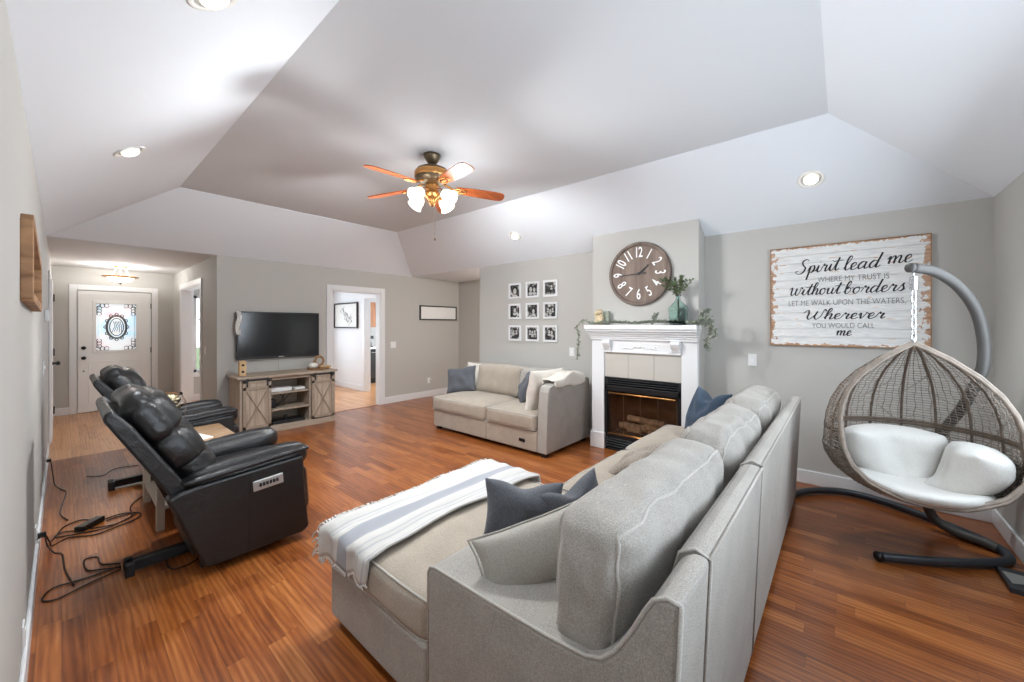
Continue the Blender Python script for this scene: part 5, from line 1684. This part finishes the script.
egg = empty('hanging_egg_chair', (HX, HY, ZB), 'grey-brown wicker egg chair hanging open-fronted in the corner', 'hanging chair')
M['wicker'] = mat('grey_brown_wicker', S(140, 129, 119), .6, var=.3, vscale=30)
M['wicker_l'] = mat('pale_rim_wicker', S(126, 114, 103), .55, var=.18, vscale=30)
M['wicker_d'] = mat('dark_rib_wicker', S(100, 86, 74), .6, var=.2, vscale=30)
RM = .437
prof_pts = [(0.0, .0), (.03, .12), (.10, .36), (.20, .62), (.30, .80), (.40, .91), (.50, .97), (.60, .99), (.68, 1.0), (.76, .97), (.84, .87), (.91, .68), (.96, .46), (1.0, .10)]
def Rz(t):
    for (a0, r0), (a1, r1) in zip(prof_pts, prof_pts[1:]):
        if t <= a1:
            f_ = (t - a0) / (a1 - a0); return RM * (r0 + (r1 - r0) * f_)
    return RM * .1
FA = math.atan2(-.24, -.97)      # the opening faces the room and a little to the window wall
KT = .30
def egg_pt(t, phi, out=0.0):
    r_ = Rz(t) + out
    return Vector((HX + r_ * math.cos(phi), HY + r_ * math.sin(phi), ZT - (ZT - ZB) * t))
def keep(t, phi):
    a_ = Rz(t) * math.cos(phi - FA)
    return a_ <= KT * (t * (ZT - ZB)) - .0 + (0 if t < .97 else 9)
def phi_limit(t):
    """half angle of the opening at height t (0 = closed)"""
    r_ = Rz(t); lim = KT * t * (ZT - ZB)
    return math.acos(max(-1, min(1, lim / r_))) if r_ > lim else 0.0
random.seed(5)
# rim: where the egg meets the opening plane
rimL, rimR = [], []
tt = 0.004
while tt < 1.0:
    pl_ = phi_limit(tt)
    if pl_ <= 0.02: break
    rimL.append(egg_pt(tt, FA + pl_)); rimR.append(egg_pt(tt, FA - pl_))
    tt += .012 if pl_ > .5 else .004
tlow = tt
rim = rimL + [egg_pt(tlow, FA)] + rimR[::-1]
ro = MB().tube(rim, .0145, 10, closed=True)
ro.tube([p + Vector((-.012, -.0, -.012)) for p in rim], .010, 8, closed=True)
ro.build('rim', M['wicker_l'], egg, smooth=True)
# ribs from the crown
ribs = MB()
NR = 16
for k in range(NR):
    ph = FA + (k + .5) * 2 * PI / NR
    P_ = [egg_pt(t_ / 60, ph, -.002) for t_ in range(1, 59) if keep(t_ / 60, ph)]
    # only the longest run
    if len(P_) > 3:
        ribs.tube(P_, .0075, 7)
ribs.build('ribs', M['wicker_d'], egg, smooth=True)
# woven strands: wavy rings and thin uprights
wv = MB()
NRG = 52
for k in range(NRG):
    t_ = .05 + .93 * (k + .5) / NRG
    pl_ = phi_limit(t_) if t_ < tlow else 0
    n_ = 110
    a0 = FA + pl_; a1 = FA + 2 * PI - pl_
    ph0 = random.random() * 6
    pts = []
    for q in range(n_ + 1):
        a_ = a0 + (a1 - a0) * q / n_
        wob = .005 * noise.noise(Vector((math.cos(a_) * 5, math.sin(a_) * 5, k * .9)))
        pts.append(egg_pt(min(.995, max(.01, t_ + wob)), a_, .005 * math.sin(a_ * 36 + (k % 2) * PI)))
    wv.tube(pts, .0026 if t_ < .62 else .0042, 4, cap=False)
NU_ = 66
for k in range(NU_):
    ph = FA + (k + .3) * 2 * PI / NU_
    P_ = []
    for q in range(3, 60):
        t_ = q / 60
        p2 = ph + .025 * noise.noise(Vector((k * 1.7, q * .22, 0))) / max(.25, Rz(t_) / RM)
        if keep(t_, p2):
            P_.append(egg_pt(t_, p2, .004 * math.sin(q * 1.7 + (k % 2) * PI)))
    if len(P_) > 4:
        wv.tube(P_, .0030 if k % 2 else .0024, 4, cap=False)
# slanting strands make the lace irregular
for k in range(64):
    ph = random.random() * 2 * PI; t0_ = random.uniform(.15, .9); sl = random.choice((-1, 1)) * random.uniform(.5, 1.6)
    P_ = []
    for q in range(14):
        t_ = t0_ + q * .012; p2 = ph + sl * q * .03
        if t_ < .97 and keep(t_, p2): P_.append(egg_pt(t_, p2, .006))
        else: break
    if len(P_) > 4: wv.tube(P_, .0026, 4, cap=False)
wv.build('woven_shell', M['wicker'], egg, smooth=True, kind='stuff')
# dense weave of the lower bowl
lw = MB()
for k in range(46):
    t_ = .70 + .285 * k / 46
    pl_ = phi_limit(t_) if t_ < tlow else 0
    a0 = FA + pl_; a1 = FA + 2 * PI - pl_
    pts = []
    for q in range(91):
        a_ = a0 + (a1 - a0) * q / 90
        pts.append(egg_pt(min(.995, t_ + .006 * noise.noise(Vector((math.cos(a_) * 7, math.sin(a_) * 7, k * 1.3)))), a_, .008 + .006 * math.sin(a_ * 48 + (k % 2) * PI)))
    lw.tube(pts, .0045, 4, cap=False)
lw.build('lower_weave', M['wicker'], egg, smooth=True, kind='stuff')
# waist ring
t_ = .575
pl_ = phi_limit(t_)
for dz in (0, .020):
    pts = [egg_pt(t_ + dz, FA + pl_ + (2 * PI - 2 * pl_) * q / 70, -.010) for q in range(71)]
    MB().tube(pts, .009, 8).build('waist_ring', M['wicker_d'], egg, smooth=True)
MB().tube([(HX + .014 * math.cos(q * PI / 8), HY, ZT + .012 + .016 * math.sin(q * PI / 8)) for q in range(16)], .005, 6, closed=True).build('hanging_ring', M['chrome'], egg, smooth=True)
M['canvas'] = fabric('white_canvas', S(202, 200, 195), 160, .12, .04)
fd = Vector((math.cos(FA), math.sin(FA), 0)); sd_ = Vector((-fd.y, fd.x, 0))
seatc = Vector((HX, HY, .445)) + fd * .04
so = MB()
def seat_pt(a, b, s_):
    r_ = .31 * b
    th_ = .05 * (1 - b ** 4) ** .5 if b < 1 else 0
    ang = a * 2 * PI
    p_ = seatc + (fd * math.cos(ang) * r_ * .95 + sd_ * math.sin(ang) * r_)
    return p_ + Vector((0, 0, s_ * th_ + .055 * b * b + .012 * noise.noise(p_ * 5)))
so.grid(lambda a, b: seat_pt(a, b, 1), 40, 12, closeu=True)
so.grid(lambda a, b: seat_pt(a, b, -1), 40, 12, closeu=True)
bmesh.ops.remove_doubles(so.bm, verts=so.bm.verts, dist=.0006)
so.build('seat_cushion', M['canvas'], None, smooth=True, label='round white seat cushion inside the hanging egg chair', cat='cushion')
# two white cushions standing round the back
def curved_pad(ph0, ph1, t0_, t1_, th_, label, inset=.035, seed=0):
    mb = MB(); bm = mb.bm
    n1_, n2_ = 22, 14
    vs_ = []
    for s_ in (0, 1):
        g_2 = []
        for i in range(n1_ + 1):
            row = []
            for j in range(n2_ + 1):
                a_ = -1 + 2 * i / n1_; b_ = -1 + 2 * j / n2_
                ph = ph0 + (ph1 - ph0) * (i / n1_) ; t_ = t0_ + (t1_ - t0_) * (j / n2_)
                # soft corners
                t_ += (t0_ - t1_) * -.09 * (1 - b_) / 2 * a_ * a_
                full = max(0, (1 - a_ ** 4) * (1 - b_ ** 4)) ** .5
                off = -inset - th_ / 2 + (s_ - .5) * -th_ * full
                off += .012 * noise.noise(Vector((a_ * 2, b_ * 2, seed + s_ * 3)))
                row.append(bm.verts.new(egg_pt(t_, ph, off)))
            g_2.append(row)
        vs_ += [v for r__ in g_2 for v in r__]
        for i in range(n1_):
            for j in range(n2_):
                bm.faces.new((g_2[i][j], g_2[i + 1][j], g_2[i + 1][j + 1], g_2[i][j + 1]))
    bmesh.ops.remove_doubles(bm, verts=vs_, dist=.014)
    return mb.build('back_cushion', M['canvas'], None, smooth=True, sub=1, label=label, cat='cushion')


curved_pad(FA - .57 * PI, FA - 1.30 * PI, .58, .95, .26, 'left white back cushion standing inside the hanging egg chair', seed=1)
curved_pad(FA - 1.31 * PI, FA - 1.76 * PI, .60, .95, .25, 'right white back cushion standing inside the hanging egg chair', seed=4)

# ================================================================ CABLES ON THE FLOOR
M['cable'] = mat('brown_black_cable', S(44, 30, 26), .5)
def cable(pts, label, r_=.0042, name='power_cable', mz=None):
    P_ = [(x, y, max(.006, z)) for x, y, z in [tuple(p) if len(p) == 3 else (p[0], p[1], .006) for p in pts]]
    return MB().tube(smooth_path(P_, 7), r_, 6).build(name, mz or M['cable'], None, smooth=True, label=label, cat='cable')
cable([(-.10, 5.66, .20), (-.07, 5.66, .20), (-.055, 5.60, .10), (-.04, 5.5), (0.0, 5.3), (.026, 5.16), (-.007, 4.66), (.03, 4.43)], 'dark cable running from the farther left wall outlet along the floor')
cable([(.158, 5.58), (.22, 5.50), (.271, 5.49), (.33, 5.62), (.40, 5.66), (.52, 5.60)], 'thin dark cable trailing behind the farther recliner', .0035)
cable([(-.10, 3.80, .17), (-.075, 3.82, .17), (-.06, 3.95, .08), (-.05, 4.08), (-.03, 4.14), (.01, 4.30), (.09, 4.36), (.16, 4.28), (.19, 4.24, .02)], 'dark cable from the near outlet looping to the power brick')
cable([(-.10, 3.79, .16), (-.07, 3.80, .16), (-.05, 3.92, .06), (-.04, 4.0), (.03, 4.06), (.15, 3.98), (.27, 4.02), (.37, 4.07), (.40, 4.17), (.315, 4.26), (.21, 4.24), (.13, 4.14), (.25, 4.08), (.35, 4.16), (.36, 4.36), (.42, 4.52), (.52, 4.62)], 'coiled dark cable round the power brick leading under the recliners')
cable([(.07, 4.16), (.0, 4.20), (-.03, 4.14), (.05, 4.10), (.20, 4.05), (.32, 4.12), (.38, 4.20), (.30, 4.22), (.22, 4.20)], 'second loop of dark cable lying around the power brick')
cable([(-.10, 3.78, .15), (-.07, 3.80, .15), (-.06, 3.90, .05), (-.03, 3.86), (.002, 3.80), (.012, 3.56), (.045, 3.29)], 'dark cable running from the near outlet toward the camera')
cable([(.232, 3.30), (.10, 3.255), (-.018, 3.20), (-.069, 3.254), (-.03, 3.35), (.079, 3.337), (.235, 3.344)], 'wide loop of dark cable on the floor nearest the left wall')
cable([(.235, 3.324), (.152, 3.39), (.10, 3.44), (.092, 3.60), (.147, 3.585), (.16, 3.46), (.235, 3.38)], 'small loop of dark cable beside the recliner base rail')
cable([(.40, 3.36), (.433, 3.30), (.42, 3.14), (.439, 3.06), (.50, 3.05), (.56, 3.08)], 'dark cable dangling under the near recliner')
pb = MB().obox((.135, 4.18, .023), (.062, .17, .036), Matrix.Rotation(R(-42), 3, 'Z')).build('power_brick', M['darkplastic'], None, bevel=.006, label='black power supply brick in the cable coil on the floor', cat='power adapter')
MB().box(-.092, -.062, 5.645, 5.675, .19, .215).build('power_plug', M['darkplastic'], None, bevel=.004, label='black plug in the farther left wall outlet', cat='plug')
MB().box(-.097, -.062, 3.785, 3.81, .15, .18).build('power_plug', M['darkplastic'], None, bevel=.004, label='black plug in the near left wall outlet', cat='plug')

# ================================================================ KITCHEN SEEN THROUGH TWO DOORWAYS
M['oakcab'] = wood('brown_oak_cabinet', S(120, 72, 36), S(168, 108, 60), .4, (18, 18, 2))
kc = empty('kitchen_wall_cabinet', (5.2, 9.2, 1.42), 'brown oak upper kitchen cabinet seen through the far doorways', 'cabinet')
MB().box(4.95, 5.55, 9.02, 9.35, 1.42, 2.05).build('body', M['oakcab'], kc)
for x0 in (4.96, 5.26):
    d_ = MB().box(x0, x0 + .28, 9.0, 9.02, 1.43, 2.04).build('door', M['oakcab'], kc, bevel=.003)
    MB().tube(smooth_path([(x0 + .05, 8.997, 1.48), (x0 + .05, 8.997, 1.90), (x0 + .14, 8.997, 1.98), (x0 + .23, 8.997, 1.90), (x0 + .23, 8.997, 1.48)], 4), .008, 6).build('arched_moulding', M['oakcab'], d_)
kb = empty('kitchen_base_cabinet', (5.2, 9.3, 0), 'white kitchen base cabinet end beside the black appliance in the far kitchen', 'cabinet')
MB().box(5.45, 6.2, 9.03, 9.6, .08, .87).build('body', M['trim'], kb)
MB().box(5.47, 6.18, 9.06, 9.6, 0, .08).build('plinth', M['trim'], kb)
MB().box(4.6, 5.0, 9.03, 9.6, 0, .87).build('body', M['trim'], kb)
MB().box(4.56, 6.22, 9.0, 9.62, .87, .91).build('kitchen_worktop', M['white'], None, bevel=.004, label='white worktop in the far kitchen', cat='worktop')
ov = empty('dishwasher', (5.22, 9.3, 0), 'black and steel dishwasher under the far kitchen worktop', 'dishwasher')
MB().box(5.01, 5.44, 9.02, 9.58, .02, .86).build('body', M['black'], ov, bevel=.004)
MB().box(5.03, 5.42, 9.005, 9.02, .12, .74).build('door', M['iron'], ov, bevel=.004)
MB().tube([(5.06, 8.98, .78), (5.39, 8.98, .78)], .009, 8).build('handle', M['silver'], ov, smooth=True)
cm = empty('coffee_maker', (5.12, 9.2, .912), 'small black coffee maker on the far kitchen worktop', 'coffee maker')
MB().box(5.03, 5.20, 9.15, 9.35, .912, .94).box(5.03, 5.20, 9.27, 9.35, .94, 1.18).box(5.03, 5.20, 9.12, 9.35, 1.12, 1.20).build('body', M['darkplastic'], cm, bevel=.004)
MB().lathe([(.055, 0), (.065, .05), (.05, .10), (.04, .12)], (5.115, 9.20, .942), 16).build('carafe', M['glassd'], cm, smooth=True)
